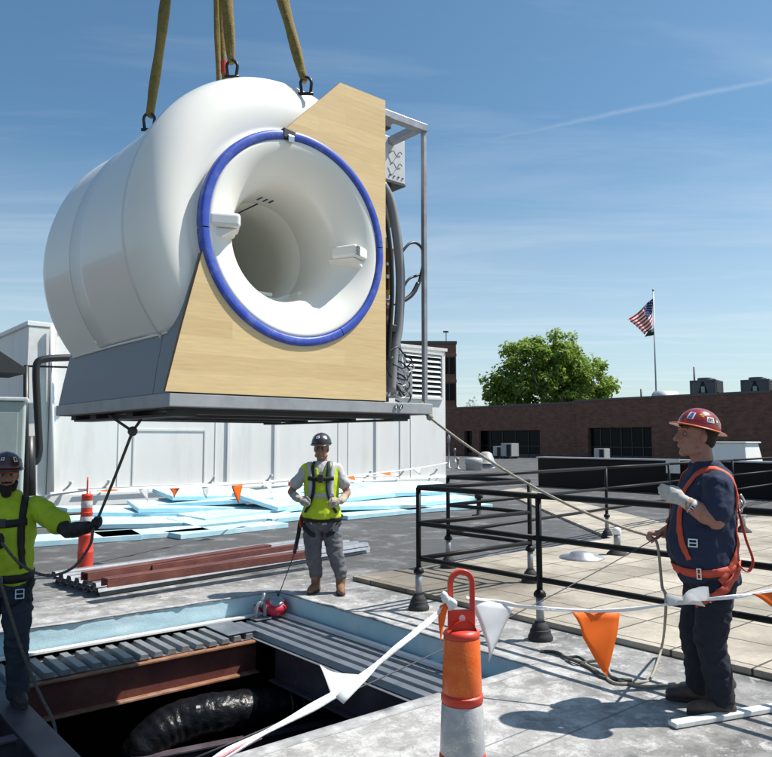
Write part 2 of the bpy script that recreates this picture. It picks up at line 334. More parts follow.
M['maroon'] = mat('maroon_unit', (.09, .02, .02), .5)
M['sling'] = mat('olive_webbing', (.20, .145, .038), .9, var=.25, vs=30, bump=.4, bs=90, dirt=(.05, .038, .015), dirt_amt=.6, ds=4)
M['slingred'] = mat('red_sling_tag', (.45, .03, .03), .7)
M['shackle'] = mat('dark_shackle', (.035, .036, .04), .35, .7, var=.2)
M['cone'] = mat('orange_red_plastic', (.62, .045, .022), .42, var=.1, dirt=(.35, .05, .03), dirt_amt=.4, ds=9)
M['cloth_w'] = mat('white_tape', (.72, .73, .74), .45, var=.06, bump=.3, bs=30)
M['rope'] = mat('dark_rope', (.085, .08, .07), .9, var=.4, vs=60, bump=.5, bs=150)
M['rope_l'] = mat('pale_rope', (.34, .31, .25), .9, var=.3, vs=60, bump=.5, bs=150)
M['wire'] = mat('steel_wire', (.06, .06, .065), .6, .2)
M['reelred'] = mat('red_reel_housing', (.50, .02, .045), .4, var=.1)
M['capwhite'] = mat('cap_metal', (.62, .62, .60), .4, .2, var=.1)
M['blackwall'] = mat('black_membrane_wall', (.007, .007, .008), .7, var=.3, spec=.2)
M['chiller'] = mat('chiller_grey', (.085, .09, .10), .55, var=.15)
M['chiller_dark'] = mat('chiller_coil', (.018, .018, .02), .7)
M['acunit'] = mat('ac_grey_green', (.30, .34, .32), .5, var=.08)
M['acwhite'] = mat('ac_white', (.36, .365, .36), .5, var=.08)
M['bark'] = mat('bark', (.07, .05, .035), .9, var=.3, bump=.5)
M['plank'] = mat('white_plank', (.66, .66, .63), .75, var=.1, vs=9, dirt=(.25, .25, .24), dirt_amt=.6, ds=10)
def refl(name, c, c2):
    m = bpy.data.materials.new(name); m.use_nodes = True; n = m.node_tree.nodes; l = m.node_tree.links; p = n['Principled BSDF']
    t = n.new('ShaderNodeTexCoord'); mpn = n.new('ShaderNodeMapping'); mpn.inputs['Rotation'].default_value = (R(35), 0, R(45)); l.new(t.outputs['Object'], mpn.inputs[0])
    v = n.new('ShaderNodeTexVoronoi'); v.inputs['Scale'].default_value = 150; l.new(mpn.outputs[0], v.inputs['Vector'])
    nz = n.new('ShaderNodeTexNoise'); nz.inputs['Scale'].default_value = 22; nz.inputs['Detail'].default_value = 6; l.new(t.outputs['Object'], nz.inputs['Vector'])
    a = n.new('ShaderNodeMapRange'); a.inputs[1].default_value = .42; a.inputs[2].default_value = .75; l.new(nz.outputs[0], a.inputs[0])
    k = math_node(n, l, 'MULTIPLY', v.outputs['Distance'], a.outputs[0])
    x = n.new('ShaderNodeMix'); x.data_type = 'RGBA'; x.inputs[6].default_value = (*c, 1); x.inputs[7].default_value = (*c2, 1); l.new(math_node(n, l, 'MULTIPLY', k, 1.6, True), x.inputs[0]); l.new(x.outputs[2], p.inputs['Base Color'])
    p.inputs['Roughness'].default_value = .28
    b = n.new('ShaderNodeBump'); b.inputs['Strength'].default_value = .25; b.inputs['Distance'].default_value = .0015; l.new(v.outputs['Distance'], b.inputs['Height']); l.new(b.outputs[0], p.inputs['Normal']); return m
M['refl_o'] = refl('orange_reflective_sleeve', (.74, .11, .012), (.80, .20, .04)); M['refl_w'] = refl('white_reflective_sleeve', (.40, .40, .41), (.68, .66, .58))
def leaf_mat(name, c, tb=.7):
    m = mat(name, c, .55, var=.35, vs=.5); n = m.node_tree.nodes; l = m.node_tree.links
    tr = n.new('ShaderNodeBsdfTranslucent'); tr.inputs[0].default_value = (c[0] * 1.3, c[1] * 1.3, c[2] * tb, 1); ms = n.new('ShaderNodeMixShader'); ms.inputs[0].default_value = .42
    l.new(n['Principled BSDF'].outputs[0], ms.inputs[1]); l.new(tr.outputs[0], ms.inputs[2]); l.new(ms.outputs[0], n['Material Output'].inputs[0]); return m
M['cloth_o'] = leaf_mat('orange_pennant', (.80, .19, .014)); M['pen_w'] = leaf_mat('white_pennant', (.66, .67, .68), 1.3)
M['leaf'] = leaf_mat('leaf_green', (.20, .29, .055)); M['leaf2'] = leaf_mat('far_leaf', (.06, .095, .03))
# ================================================================== SETTING
def gobj(name, mb, mats, **k):                      # object whose local axes are the roof grid
    o = obj(name, mb, mats, **k); o.rotation_euler = (0, 0, GA); return o
HU0, HU1, HB0, HB1 = -1.6, 4.41, 3.6, 7.1           # opening cut through the roofing
b = MB(); b.box(-1500, 1500, -1500, 1500, -6.2, -6); struct('ground', b, mat('far_ground', (.09, .11, .06), .9, var=.3, vs=.05))
b = MB()
def slab(x0, x1, y0, y1): b.box(x0, x1, y0, y1, -.012, 0)
slab(HU1, 62, -45, 112); slab(-70, HU0, -45, 112); slab(HU0, HU1, -45, HB0); slab(HU0, HU1, HB1, 112)
tag(gobj('roof', b, M['membrane']), kind='structure')
def cutfoam(fn, L, nseg):
    m = MB()
    m.grid(lambda i, j: fn(i * L, -.205 + j * .192, .004 * noise.noise(Vector((i * L * 4, j * 3, 1.3))) + .003 * noise.noise(Vector((i * L * 17, j * 9, 5)))), nseg, 8); return m
tag(gobj('roof_insulation', cutfoam(lambda s, z, d: Vector((HU0 + s, HB1 + .006 + d, z)), HU1 - HU0, 160), M['foam_dirty'], smooth=True), kind='structure')
tag(gobj('roof_insulation', cutfoam(lambda s, z, d: Vector((HU1 + .006 + d, HB0 + s, z)), HB1 - HB0, 110), M['foam_dirty'], smooth=True), kind='structure')
tag(gobj('roof_insulation', cutfoam(lambda s, z, d: Vector((HU0 + s, HB0 - .006 - d, z)), HU1 - HU0, 100), M['foam_dirty'], smooth=True), kind='structure')
def ragged(p0, d, n, L, seed, over=.035):               # torn strip of membrane lying along a cut edge
    m = MB(); N = int(L / .03)
    vs = []
    for i in range(N + 1):
        s_ = i * L / N; e = over * (.35 + noise.noise(Vector((s_ * 3, seed, 0))) + .5 * noise.noise(Vector((s_ * 13, seed, 4)))); o_ = .10 + .05 * noise.noise(Vector((s_ * 2, seed, 8)))
        a = Vector(p0) + Vector(d) * s_; nn = Vector(n)
        vs += [a - nn * o_ + Vector((0, 0, .003)), a + Vector((0, 0, .007)), a + nn * e + Vector((0, 0, .002 - .25 * max(e, 0)))]
    m.add(vs, [(3 * i + k, 3 * i + k + 1, 3 * i + 4 + k, 3 * i + 3 + k) for i in range(N) for k in (0, 1)]); return m
for k, (p0, d, n, L_) in enumerate((((HU0, HB1, 0), (1, 0, 0), (0, -1, 0), HU1 - HU0), ((HU1, HB0, 0), (0, 1, 0), (-1, 0, 0), HB1 - HB0), ((HU0, HB0, 0), (1, 0, 0), (0, 1, 0), HU1 - HU0))):
    o = gobj('roof_cut_edge', ragged(p0, d, n, L_, k * 7.3, .016), M['cutedge'], smooth=True); o.modifiers.new('sol', 'SOLIDIFY').thickness = .003; tag(o, kind='structure')
b = MB(); b.box(HU0, HU1 - .07, HB1 - .085, HB1 - .02, -.215, -.19); b.box(HU1 - .085, HU1 - .03, HB0, HB1 - .02, -.222, -.2)
tag(gobj('nailer_strip', b, M['whitetrim'], bevel=.004), kind='structure')
# steel deck left round the opening
b = MB(); x = HU0
while x < 3.7:
    b.prism([(x, -.274), (x + .012, -.228), (x + .078, -.228), (x + .090, -.274)], lambda p, d: Vector((p[0], d, p[1])), 6.49 + .012 * math.sin(x * 9), HB1 - .095 - .010 * (1 + math.sin(x * 23))); x += .132
b.box(HU0, 3.74, 6.50, HB1, -.281, -.275)
tag(gobj('steel_deck', b, M['deck_dark'], bevel=.004), kind='structure')
b = MB(); x = 3.80
for k in range(4):
    b.prism([(x, -.274), (x + .02, -.222), (x + .10, -.222), (x + .12, -.274)], lambda p, d: Vector((p[0], d, p[1])), 3.0, 6.98); x += .14
b.box(3.76, HU1, 3.0, HB1, -.284, -.278); b.box(3.50, 3.79, 6.52, 7.0, -.2155, -.208)
tag(gobj('steel_deck', b, M['deck'], bevel=.004), kind='structure')
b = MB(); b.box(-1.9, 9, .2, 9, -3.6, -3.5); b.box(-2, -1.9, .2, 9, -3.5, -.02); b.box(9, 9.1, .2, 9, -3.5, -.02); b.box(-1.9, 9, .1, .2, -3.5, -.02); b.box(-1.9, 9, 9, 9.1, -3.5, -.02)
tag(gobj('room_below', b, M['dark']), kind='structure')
# concrete paver walkway
b = MB(); b.box(5.40, 24, -14, 7.05, .003, .052); tag(gobj('paving', b, M['paver'], bevel=.006), kind='structure')
s = [toG(P(*p)) for p in ((499, 492), (520, 489), (640, 519), (700, 534), (720, 556), (640, 552), (612, 541))]
b = MB(); b.prism([(p.x, p.y) for p in s], lambda p, d: Vector((p[0], p[1], d)), .003, .046); tag(gobj('paving', b, M['paver']), kind='structure')

# ------------------------------------------------------------------ steel in the opening
def ibeam(name, label, p0, p1, ztop, h, wd, web, m_body, m_fl, cat='beam', group=None):
    """p0, p1 in grid coordinates; origin at p0, local x along the beam"""
    a = G(*p0); c = G(*p1); d = c - a; L = d.length
    t = thing(name, label, cat, (a.x, a.y, ztop - h), math.atan2(d.y, d.x), group)
    m = MB(); m.box(0, L, -web / 2, web / 2, .022, h - .022); obj('web', m, m_body, t)
    m = MB(); m.box(0, L, -wd / 2, wd / 2, h - .02, h); obj('flange', m, m_fl, t, bevel=.004)
    m = MB(); m.box(0, L, -wd / 2, wd / 2, 0, .02); obj('flange', m, m_fl, t, bevel=.004)
    return t
ibeam('steel_beam', 'red primed roof beam with rusty flanges under the cut deck edge along the far side of the opening', (HU0, 6.51), (3.80, 6.51), -.286, .31, .15, .012, M['redsteel'], M['rust'])
ibeam('steel_beam', 'dark steel beam under the right hand deck edge of the roof opening', (3.90, 6.3), (3.90, 3.0), -.288, .36, .16, .012, M['purple'], M['purple'])
ibeam('steel_beam', 'dark purple steel beam the man in the yellow shirt stands on', (1.47, 6.40), (1.47, 2.6), -.25, .3, .2, .014, M['purple'], M['purple'])
ibeam('steel_beam', 'blue grey steel beam in the lower left corner of the opening', (.72, 6.40), (.72, 3.0), -.25, .3, .17, .014, M['bluesteel'], M['bluesteel'])
ibeam('steel_beam', 'short dark cross beam between the purple and the blue grey beams', (.82, 5.35), (1.36, 5.35), -.262, .2, .1, .012, M['purple'], M['purple'])
ibeam('steel_beam', 'second short cross beam between two roof beams at the bottom left', (.82, 4.35), (1.36, 4.35), -.262, .2, .1, .012, M['purple'], M['purple'])
ibeam('steel_beam', 'thin dark joist crossing low inside the black opening', (2.2, 6.2), (8.0, 5.0), -.95, .16, .1, .01, M['purple'], M['purple'])
# black film duct below
pts = smoothpath([P(128, 830, -1.66), P(130, 790, -1.31), P(141, 752, -.98), P(176, 726, -.84), P(228, 713, -.81), P(290, 706, -.86), P(345, 704, -.92), P(430, 702, -1.2), P(520, 700, -1.5)], 16)
m = MB(); n_ = len(pts); acc = 0; rad = []
for i, p in enumerate(pts):
    rad.append(.185 + .004 * math.sin(i * 1.9) + .022 * noise.noise(p * 3))
m.tube(pts, rad, 30)
me = m.mesh('flexible_duct', M['duct'])
for v in me.vertices:
    v.co += Vector((noise.noise(v.co * 8), noise.noise(v.co * 8 + Vector((9, 0, 0))), noise.noise(v.co * 8 + Vector((0, 9, 0))))) * .013
    k_ = v.co * 15; v.co += Vector((0, 0, 1)) * (.006 * (1 - 2 * abs(noise.noise(k_)))) 
o = obj('flexible_duct', me, None, smooth=True); sb = o.modifiers.new('sub', 'SUBSURF'); sb.levels = sb.render_levels = 1
tag(o, 'crumpled black plastic wrapped duct inside the roof opening', 'duct')
for f_ in (.62,):
    m = MB(); i = int(len(pts) * f_); t_ = (pts[i + 1] - pts[i]).normalized(); m.tube([pts[i] - t_ * .02, pts[i] + t_ * .02], rad[i] + .014, 28)
    obj('duct_band', m, M['cable'], o, smooth=True)
m = MB(); m.tube([G(4.34, 6.9, -.19), G(4.34, 3.55, -.19)], .019, 10); tag(obj('white_conduit', m, M['cloth_w'], smooth=True), 'thin white pipe lying on the deck along the blue cut insulation', 'pipe')
for px, py, l_ in ((338, 625, 'scrap of white foam on the deck strip beside the white pipe'), (437, 664, 'scrap of white foam at the near end of the deck strip'), (222, 617, 'scrap of white foam near the red reel on the deck')):
    p = P(px, py, -.215); m = MB(); m.box(-.06, .06, -.035, .035, 0, .03); tag(obj('foam_scrap', m, M['cloth_w'], bevel=.006, loc=p), l_, 'scrap')

# ------------------------------------------------------------------ white plant-room building
WB = 19.1; W0 = 4.78; W1 = 18.8; WH = 4.42
bt = thing('white_building', 'white metal panelled plant room building with louvre grille behind the hanging machine', 'building', G(W0, WB), GA)
L = W1 - W0
m = MB(); m.box(0, L, 0, 9, 0, WH); obj('wall', m, M['whitewall'], bt)
m = MB(); m.box(11.85, L + .001, -.03, 6, 0, 4.86); obj('wall', m, M['whitewall'], bt, bevel=.01)
def onwall(px, py): p = toG(PL(px, py, G(0, WB), gb)); return p.x - W0, p.z
# panel seams and pilasters
for px, wd in ((118, .014), (215, .016), (228, .09), (275, .10), (338, .014), (348, .014), (376, .08), (410, .014)):
    xs, _ = onwall(px, 450); m = MB(); off = -.033 if xs > 11.85 else -.003
    m.box(xs - wd / 2, xs + wd / 2, off - (.05 if wd > .05 else .012), off, .35, WH - .1); obj('panel_seam', m, M['whitewall'] if wd > .05 else M['whitetrim'], bt)
x0, z0 = onwall(134, 429); x1, _ = onwall(205, 429)
m = MB(); m.box(x0, x1, -.02, -.004, z0 - .05, z0); obj('panel_seam', m, M['whitetrim'], bt)
for q in (x0, x1): m = MB(); m.box(q - .02, q + .02, -.022, -.004, .4, z0); obj('panel_seam', m, M['whitetrim'], bt)
m = MB(); m.box(-.05, L + .05, -.14, -.002, 0, .34); m.box(-.14, -.003, -.14, 9, 0, .34); obj('base_curb', m, M['whitewall'], bt, bevel=.02)
m = MB(); m.box(-.06, 11.83, -.07, 9.1, WH - .02, WH + .09); obj('roof_edge', m, M['whitewall'], bt, bevel=.01)
m = MB(); m.box(11.83, L + .06, -.1, 6.1, 4.84, 4.95); obj('roof_edge', m, M['whitetrim'], bt, bevel=.01)
m = MB(); m.box(-.02, .5, -.05, -.003, .3, WH - .05); m.box(.52, .62, -.09, -.004, .3, WH); obj('pilaster', m, M['whitetrim'], bt, bevel=.005)
lo = MB(); lx0, lx1, lz0, lz1 = 11.9, 13.82, 3.12, 4.72
lo.box(lx0, lx1, -.034, -.0325, lz0, lz1); lf = obj('louvre', lo, M['dark'], bt)
lo = MB(); n_ = 9
for k in range(n_):
    z = lz0 + (k + .5) * (lz1 - lz0) / n_
    lo.add([(lx0, -.10, z - .06), (lx1, -.10, z - .06), (lx1, -.04, z + .03), (lx0, -.04, z + .03), (lx0, -.105, z - .055), (lx1, -.105, z - .055), (lx1, -.045, z + .035), (lx0, -.045, z + .035)], [(0, 1, 2, 3), (4, 5, 6, 7), (0, 1, 5, 4), (2, 3, 7, 6), (0, 3, 7, 4), (1, 2, 6, 5)])
obj('slats', lo, M['whitewall'], lf)
lo = MB()
for q in (lx0, lx1): lo.box(q - .04, q + .04, -.12, -.033, lz0, lz1)
for q in (lz0, lz1): lo.box(lx0 - .04, lx1 + .04, -.121, -.0335, q - .04, q + .04)
obj('frame', lo, M['whitetrim'], lf)
for px in (62, 100, 205, 262, 300, 330, 362, 395, 428):
    xs, _ = onwall(px, 490); off = -.17 if xs > 11.85 else -.14; m = MB(); m.tube([(xs, -.10, .42), (xs + .05, off - .1, .50), (xs + .12, off - .16, .62)], .03, 8); m.lathe([(0, 0), (.055, 0), (.055, .05), (0, .05)], 10, c=(xs + .12, off - .16, .60)); obj('wall_stub', m, M['whitetrim'], bt, smooth=False)
m = MB(); m.tube([(1.2, -.22, .44), (11.7, -.22, .47)], .022, 8); obj('wall_conduit', m, M['whitetrim'], bt, smooth=True)
# vertical white drain pipe, black insulated pipe
def tubething(name, label, cat, pts, r, m_, n=12, smooth=0):
    t = MB(); t.tube(smoothpath(pts, smooth) if smooth else pts, r, n); return tag(obj(name, t, m_, smooth=True), label, cat)
def wp(px, py, off): return PL(px, py, G(0, WB - off), gb)
tubething('drain_pipe', 'slim white vertical drain pipe on the white building near its left corner', 'pipe', [wp(52, 326, .16), wp(52, 492, .16)], .05, M['whitewall'])
tubething('black_pipe', 'thick black insulated pipe bending down the front of the white building', 'pipe', smoothpath([wp(100, 357, .5), wp(60, 358, .5), wp(46, 359, .5), wp(38, 362, .5), wp(36, 372, .5), wp(37, 400, .5), wp(39, 440, .5), wp(39, 452, .5), wp(36, 461, .5), wp(28, 463, .5), wp(14, 462, .5)], 6), .085, M['cable'], 14)
tubething('black_pipe', 'thin black pipe beside the condenser unit on the left', 'pipe', [wp(26, 366, .9), wp(26, 500, .9)], .06, M['cable'])
tubething('black_pipe', 'fat black pipe standing behind the hard hat of the man in yellow', 'pipe', [wp(29, 436, .7), wp(30, 502, .7)], .13, M['cable'])
tubething('thin_conduit', 'thin black conduit running along the white wall beside the thick pipe', 'pipe', [wp(24, 366, .4), wp(60, 367, .4), wp(95, 368, .4)], .025, M['cable'])
# condenser and hood at far left
c0 = Q(-46, 498, 13.0); c0.z = 0
t = thing('condenser_unit', 'grey green condenser unit with side grille at the left edge', 'air conditioner', c0, R(24))
m = MB(); m.box(0, 1.05, 0, .8, .12, 2.35); obj('casing', m, M['acunit'], t, bevel=.03)
m = MB(); m.box(.10, .45, -.012, -.002, .4, 2.0); obj('grille', m, M['frame'], t)
m = MB()
for k in range(22): m.box(.11, .44, -.022, -.013, .44 + k * .07, .47 + k * .07)
obj('grille_bars', m, M['acunit'], t)
m = MB(); m.box(.62, .95, -.02, -.003, .3, 2.15); obj('service_panel', m, M['acunit'], t, bevel=.008)
m = MB(); m.box(-.04, 1.1, -.05, .85, 2.353, 2.42); obj('top_cover', m, M['capwhite'], t, bevel=.02)
m = MB(); m.box(.02, .12, 0, .8, 0, .118); m.box(.92, 1.02, 0, .8, 0, .118); obj('feet', m, M['rubber'], t)
h0 = G(2.85, 17.0)
t = thing('intake_hood', 'dark sloping metal intake hood high at the left edge', 'duct hood', (h0.x, h0.y, 0), GA)
m = MB(); pr = [(0, 3.05), (1.35, 3.05), (1.35, 3.2), (-.3, 4.25), (-.5, 4.25), (-.5, 3.05)]
m.prism(pr, lambda p, d: Vector((p[0], d, p[1])), 0, 1.3); obj('hood', m, M['chiller_dark'], t, bevel=.01)
m = MB(); m.box(-.45, .0, .2, 1.1, 0, 3.04); obj('duct_leg', m, M['acunit'], t, bevel=.01)
# block far left behind
t = thing('brick_building', 'orange brick building edge showing behind the white building at far left', 'building', G(-16, 44), GA)
m = MB(); m.box(-9, 10, 0, 8, -6, 7.9); obj('wall', m, M['brick2'], t); m = MB(); m.box(-9.1, 10.1, -.1, 8.1, 7.902, 8.15); obj('coping', m, M['coping'], t)

# ------------------------------------------------------------------ brick building across the roof
BU = 57.0
bt = thing('brick_building', 'long low red brick building across the roof with dark recessed openings', 'building', G(BU, 0), GA)
def wallrun(y0, y1, x, h, openings):                # openings: (ya, yb, z0, z1)
    m = MB(); cuts = sorted(openings)
    y = y0
    for (a, c, z0_, z1_) in cuts:
        if a > y: m.box(x, x + .5, y, a, -.2, h)
        m.box(x + .001, x + .5, a, c, z1_, h)
        if z0_ > 0: m.box(x + .001, x + .5, a, c, -.2, z0_)
        y = c
    if y < y1: m.box(x, x + .5, y, y1, -.2, h)
    return m
obj('wall', wallrun(40.4, 66, .0, 5.0, [(45.0, 55.0, 0, 2.6)]), M['brick'], bt)
obj('wall', wallrun(4, 40.38, -.55, 5.12, [(33.0, 39.2, 0, 2.72), (12, 20, 0, 2.72)]), M['brick'], bt)
m = MB(); m.box(-.6, .7, 4, 40.45, 5.122, 5.3); obj('coping', m, M['coping'], bt); m = MB(); m.box(-.06, .7, 40.46, 66, 5.002, 5.17); obj('coping', m, M['coping'], bt)
m = MB(); m.box(.9, 20, 4, 66, -.2, 4.7); obj('roof_block', m, M['dark'], bt)
for (a, c, h, x) in ((45.0, 55.0, 2.58, .42), (33.0, 39.2, 2.7, -.1), (12, 20, 2.7, -.1)):
    m = MB(); m.box(x, x + .05, a, c, .3, h); wi = obj('window', m, M['glass'], bt)
    m = MB(); k = a
    while k <= c + .01: m.box(x - .06, x - .002, k - .04, k + .04, 0, h); k += (c - a) / 6
    m.box(x - .06, x - .003, a, c, 1.0, 1.06); m.box(x - .06, x - .003, a, c, 0, .29); obj('frame', m, M['frame'], wi)
m = MB(); m.box(-.3, -.02, 52.6, 53.6, -.1, 2.6); obj('pillar', m, M['brick'], bt)
# tall brick block behind the left end
tq = Q(456.5, 400, 98); tb = thing('brick_building', 'taller brown brick building with stacked dark windows behind the white building', 'building', (tq.x, tq.y, 0), R(2))
m = MB(); m.box(-24, 0, 0, 14, -6, 14.4); obj('wall', m, mat('brown_brick', (.20, .10, .07), .85, var=.15, vs=3), tb)
m = MB(); m.box(-24.1, .1, -.1, 14, 14.402, 14.8); obj('coping', m, M['coping'], tb)
for z in (3.4, 6.9, 10.4):
    m = MB(); m.box(-24.05, .04, -.08, -.002, z + 2.35, z + 2.75); obj('band', m, M['brick2'], tb)
    for x in (-1.7, -4.6, -7.5):
        m = MB(); m.box(x, x + 1.5, -.06, -.01, z, z + 2.2); wi = obj('window', m, M['glass'], tb)
        m = MB(); m.box(x + .7, x + .8, -.12, -.062, z, z + 2.2); obj('frame', m, M['coping'], wi)
m = MB(); m.tube([(-1.2, 1, 14.75), (-1.2, 1, 16.2)], .06, 6); m.box(-1.6, -.9, .9, 1.1, 16.1, 16.3); obj('lamp', m, M['frame'], tb)

# black low wall, skylight, small roof gear
t = thing('low_wall', 'long low black membrane covered curb wall with pale cap behind the railing', 'wall', G(21.45, 17.05), GA)
m = MB(); m.box(0, .5, -24, 0, 0, 1.0); obj('body', m, M['blackwall'], t, bevel=.03)
m = MB(); m.box(-.04, .54, -24.05, .05, 1.003, 1.05); obj('cap', m, M['galv'], t, bevel=.01)
p = Q(735, 470, 30); t = thing('skylight', 'white sloped sided skylight box behind the black curb wall', 'skylight', (p.x, p.y, 0), GA)
m = MB(); m.add([(-.9, -.9, 0), (.9, -.9, 0), (.9, .9, 0), (-.9, .9, 0), (-.6, -.7, 1.52), (.6, -.7, 1.52), (.6, .7, 1.52), (-.6, .7, 1.52)], [(0, 1, 5, 4), (1, 2, 6, 5), (2, 3, 7, 6), (3, 0, 4, 7), (4, 5, 6, 7), (3, 2, 1, 0)]); obj('box', m, M['whitewall'], t, bevel=.03)
m = MB(); m.box(-.68, .68, -.78, .78, 1.522, 1.58); obj('lid', m, M['whitewall'], t, bevel=.02)
p = PL(673, 466, G(21.38, 0), gu); m = MB(); m.box(-.012, 0, -.23, .23, -.22, .22); o = obj('blank_sign', m, M['plank'], loc=p); o.rotation_euler = (0, 0, GA); tag(o, 'small blank white plate on the black curb wall left of the red hard hat', 'sign')
def vent(kind, px, py, label, s=1.0):
    p = P(px, py); t = thing('roof_vent', label, 'vent', p, 0, None)
    if kind == 'drum':
        m = MB(); m.lathe([(0, 0), (.42, 0), (.46, .05), (.46, .3), (.5, .33), (.5, .55), (.42, .66), (0, .7)], 20); obj('drum', m, M['acwhite'], t, smooth=True)
    elif kind == 'mush':
        m = MB(); m.lathe([(.55, 0), (.5, .12), (.28, .18), (.25, .3)], 20); obj('skirt', m, M['acwhite'], t, smooth=True)
        m = MB(); m.lathe([(.62, .28), (.5, .42), (.36, .85), (.2, .95), (0, .97)], 20); obj('cap', m, M['acwhite'], t, smooth=True)
    else:
        m = MB(); m.lathe([(0, 0), (.16, 0), (.16, .04), (.05, .06), (.05, .5 * s), (.09, .5 * s), (.09, .62 * s), (0, .66 * s)], 14); obj('stub', m, M['galv'] if kind == 'stub' else M['rubber'], t, smooth=True)
    return t
vent('drum', 474, 470, 'squat grey drum shaped roof vent near the brick building'); vent('mush', 486, 468, 'flared mushroom roof vent beside the drum shaped vent')
vent('stub', 449, 468, 'tallest thin grey vent stub beside the white building corner', 3); vent('stub', 455, 462, 'small grey vent stub nearer the brick wall', 1.6); vent('stub', 458, 469, 'short grey vent stub in front of the drum vent', 1)
vent('black', 479, 517, 'stubby black vent pipe on the dark roof behind the railing', .8)
for px, py, l_ in ((743, 535, 'white capped vent pipe on pavers behind the man in the navy shirt'), (617.5, 558, 'white capped vent pipe on pavers behind the hanging rope')):
    p = P(px, py); p.z = .05; t = thing('vent_pipe', l_, 'vent pipe', p)
    m = MB(); m.lathe([(0, 0), (.15, 0), (.14, .02), (.07, .08), (.06, .1), (0, .1)], 16); obj('boot', m, M['rubber'], t, smooth=True)
    m = MB(); m.tube([(0, 0, .08), (0, 0, .29)], .048, 12); obj('pipe', m, M['galv'], t, smooth=True)
    m = MB(); m.lathe([(.056, .28), (.06, .3), (.06, .34), (.045, .37), (0, .38)], 14); obj('cap', m, M['whitewall'], t, smooth=True)
p = P(582, 562); p.z = .055; m = MB(); m.lathe([(.3, 0), (.29, .02), (.17, .035), (.15, .07), (.05, .09), (0, .09)], 20); tag(obj('roof_drain', m, M['galv'], smooth=True, loc=p), 'grey metal roof drain dome on the pavers behind the railing', 'drain')
def acunit(px, py, y, s, label):
    p = Q(px, py, y); p.z = 0; t = thing('condenser_unit', label, 'air conditioner', p, GA)
    m = MB(); m.box(-.5 * s, .5 * s, -.6 * s, .6 * s, .2, 1.35 * s); obj('casing', m, M['acwhite'], t, bevel=.03)
    m = MB()
    for zz in (.45, .98): m.lathe([(.22 * s, 0), (.24 * s, .03), (.2 * s, .03)], 16, c=(-.56 * s, -.28 * s, zz * s), ax='x')
    m.box(-.53 * s, -.502 * s, -.52 * s, -.04 * s, .25 * s, 1.25 * s); obj('fan_grille', m, M['chiller_dark'], t)
    m = MB(); m.box(-.45 * s, .45 * s, -.5 * s, -.4 * s, 0, .2); m.box(-.45 * s, .45 * s, .4 * s, .5 * s, 0, .2); obj('feet', m, M['frame'], t)
acunit(510, 458, 66, 1.0, 'pale double fan condenser unit in front of the dark brick building opening'); acunit(500, 457, 67, .8, 'smaller condenser unit left of the double fan unit by the brick wall'); acunit(602, 455, 56, .75, 'dim condenser unit half hidden in the second dark opening')
# rooftop chillers beyond the parapet
def chiller(px, dist, label):
    p = Q(px, 393, dist); W_, D_, H_ = 2.3, 2.6, 1.45
    t = thing('rooftop_chiller', label, 'chiller', (p.x, p.y, p.z - .25), R(-38), 'rooftop chillers on the brick building')
    m = MB(); hw = W_ / 2
    m.box(-hw, hw, 0, D_, .1, .25); m.box(-hw, hw, 0, D_, H_ - .14, H_)
    for q in (-hw + .06, hw - .06): m.box(q - .06, q + .06, 0, .12, 0, H_ - .02); m.box(q - .06, q + .06, D_ - .12, D_, 0, H_ - .02)
    obj('frame', m, M['chiller'], t)
    m = MB(); m.prism([(-hw + .1, H_ - .15), (-.1, H_ - .15), (-.42, .26), (-hw + .1, .26)], lambda q, d: Vector((q[0], d, q[1])), .05, .1); m.prism([(hw - .1, H_ - .15), (.1, H_ - .15), (.42, .26), (hw - .1, .26)], lambda q, d: Vector((q[0], d, q[1])), .05, .1); obj('end_panel', m, M['chiller'], t)
    m = MB(); m.box(-hw + .1, hw - .1, .12, D_ - .1, .26, H_ - .15); obj('coil_core', m, M['chiller_dark'], t)
    m = MB(); m.box(hw + .002, hw + .03, .2, D_ - .2, .3, H_ - .2); obj('side_coil', m, M['chiller_dark'], t)
    m = MB(); m.box(-.16, .16, .0, .045, .3, .85); obj('control_box', m, M['acunit'], t)
    for k in range(2):
        m = MB(); m.lathe([(.62, H_), (.6, H_ + .22), (.52, H_ + .22), (.5, H_ + .02), (0, H_ + .02)], 18, c=(-.5 + k * 1.0 if 0 else 0, .65 + k * 1.3, 0)); obj('fan_shroud', m, M['chiller'], t)
chiller(703, 68, 'grey rooftop chiller with round fans beyond the parapet, left one of two'); chiller(755, 65, 'grey rooftop chiller with round fans cut by the right edge of the photo')
p = Q(665, 392, 68); m = MB(); m.tube([(-.9, 0, .5), (1.1, .4, .5)], .75, 20); tag(obj('duct_drum', m, M['capwhite'], smooth=True, loc=(p.x, p.y, 4.9)), 'round pale duct end on the brick building roof beside the flagpole', 'duct')
for px, top, l_ in ((694, 367, 'thin vent mast above the left rooftop chiller'), (641, 389, 'short thin vent mast on the parapet left of the flagpole')):
    p = Q(px, top, 70); m = MB(); m.tube([(p.x, p.y, 4.7), (p.x, p.y, p.z)], .09, 8); tag(obj('vent_mast', m, M['chiller'], smooth=True), l_, 'mast')

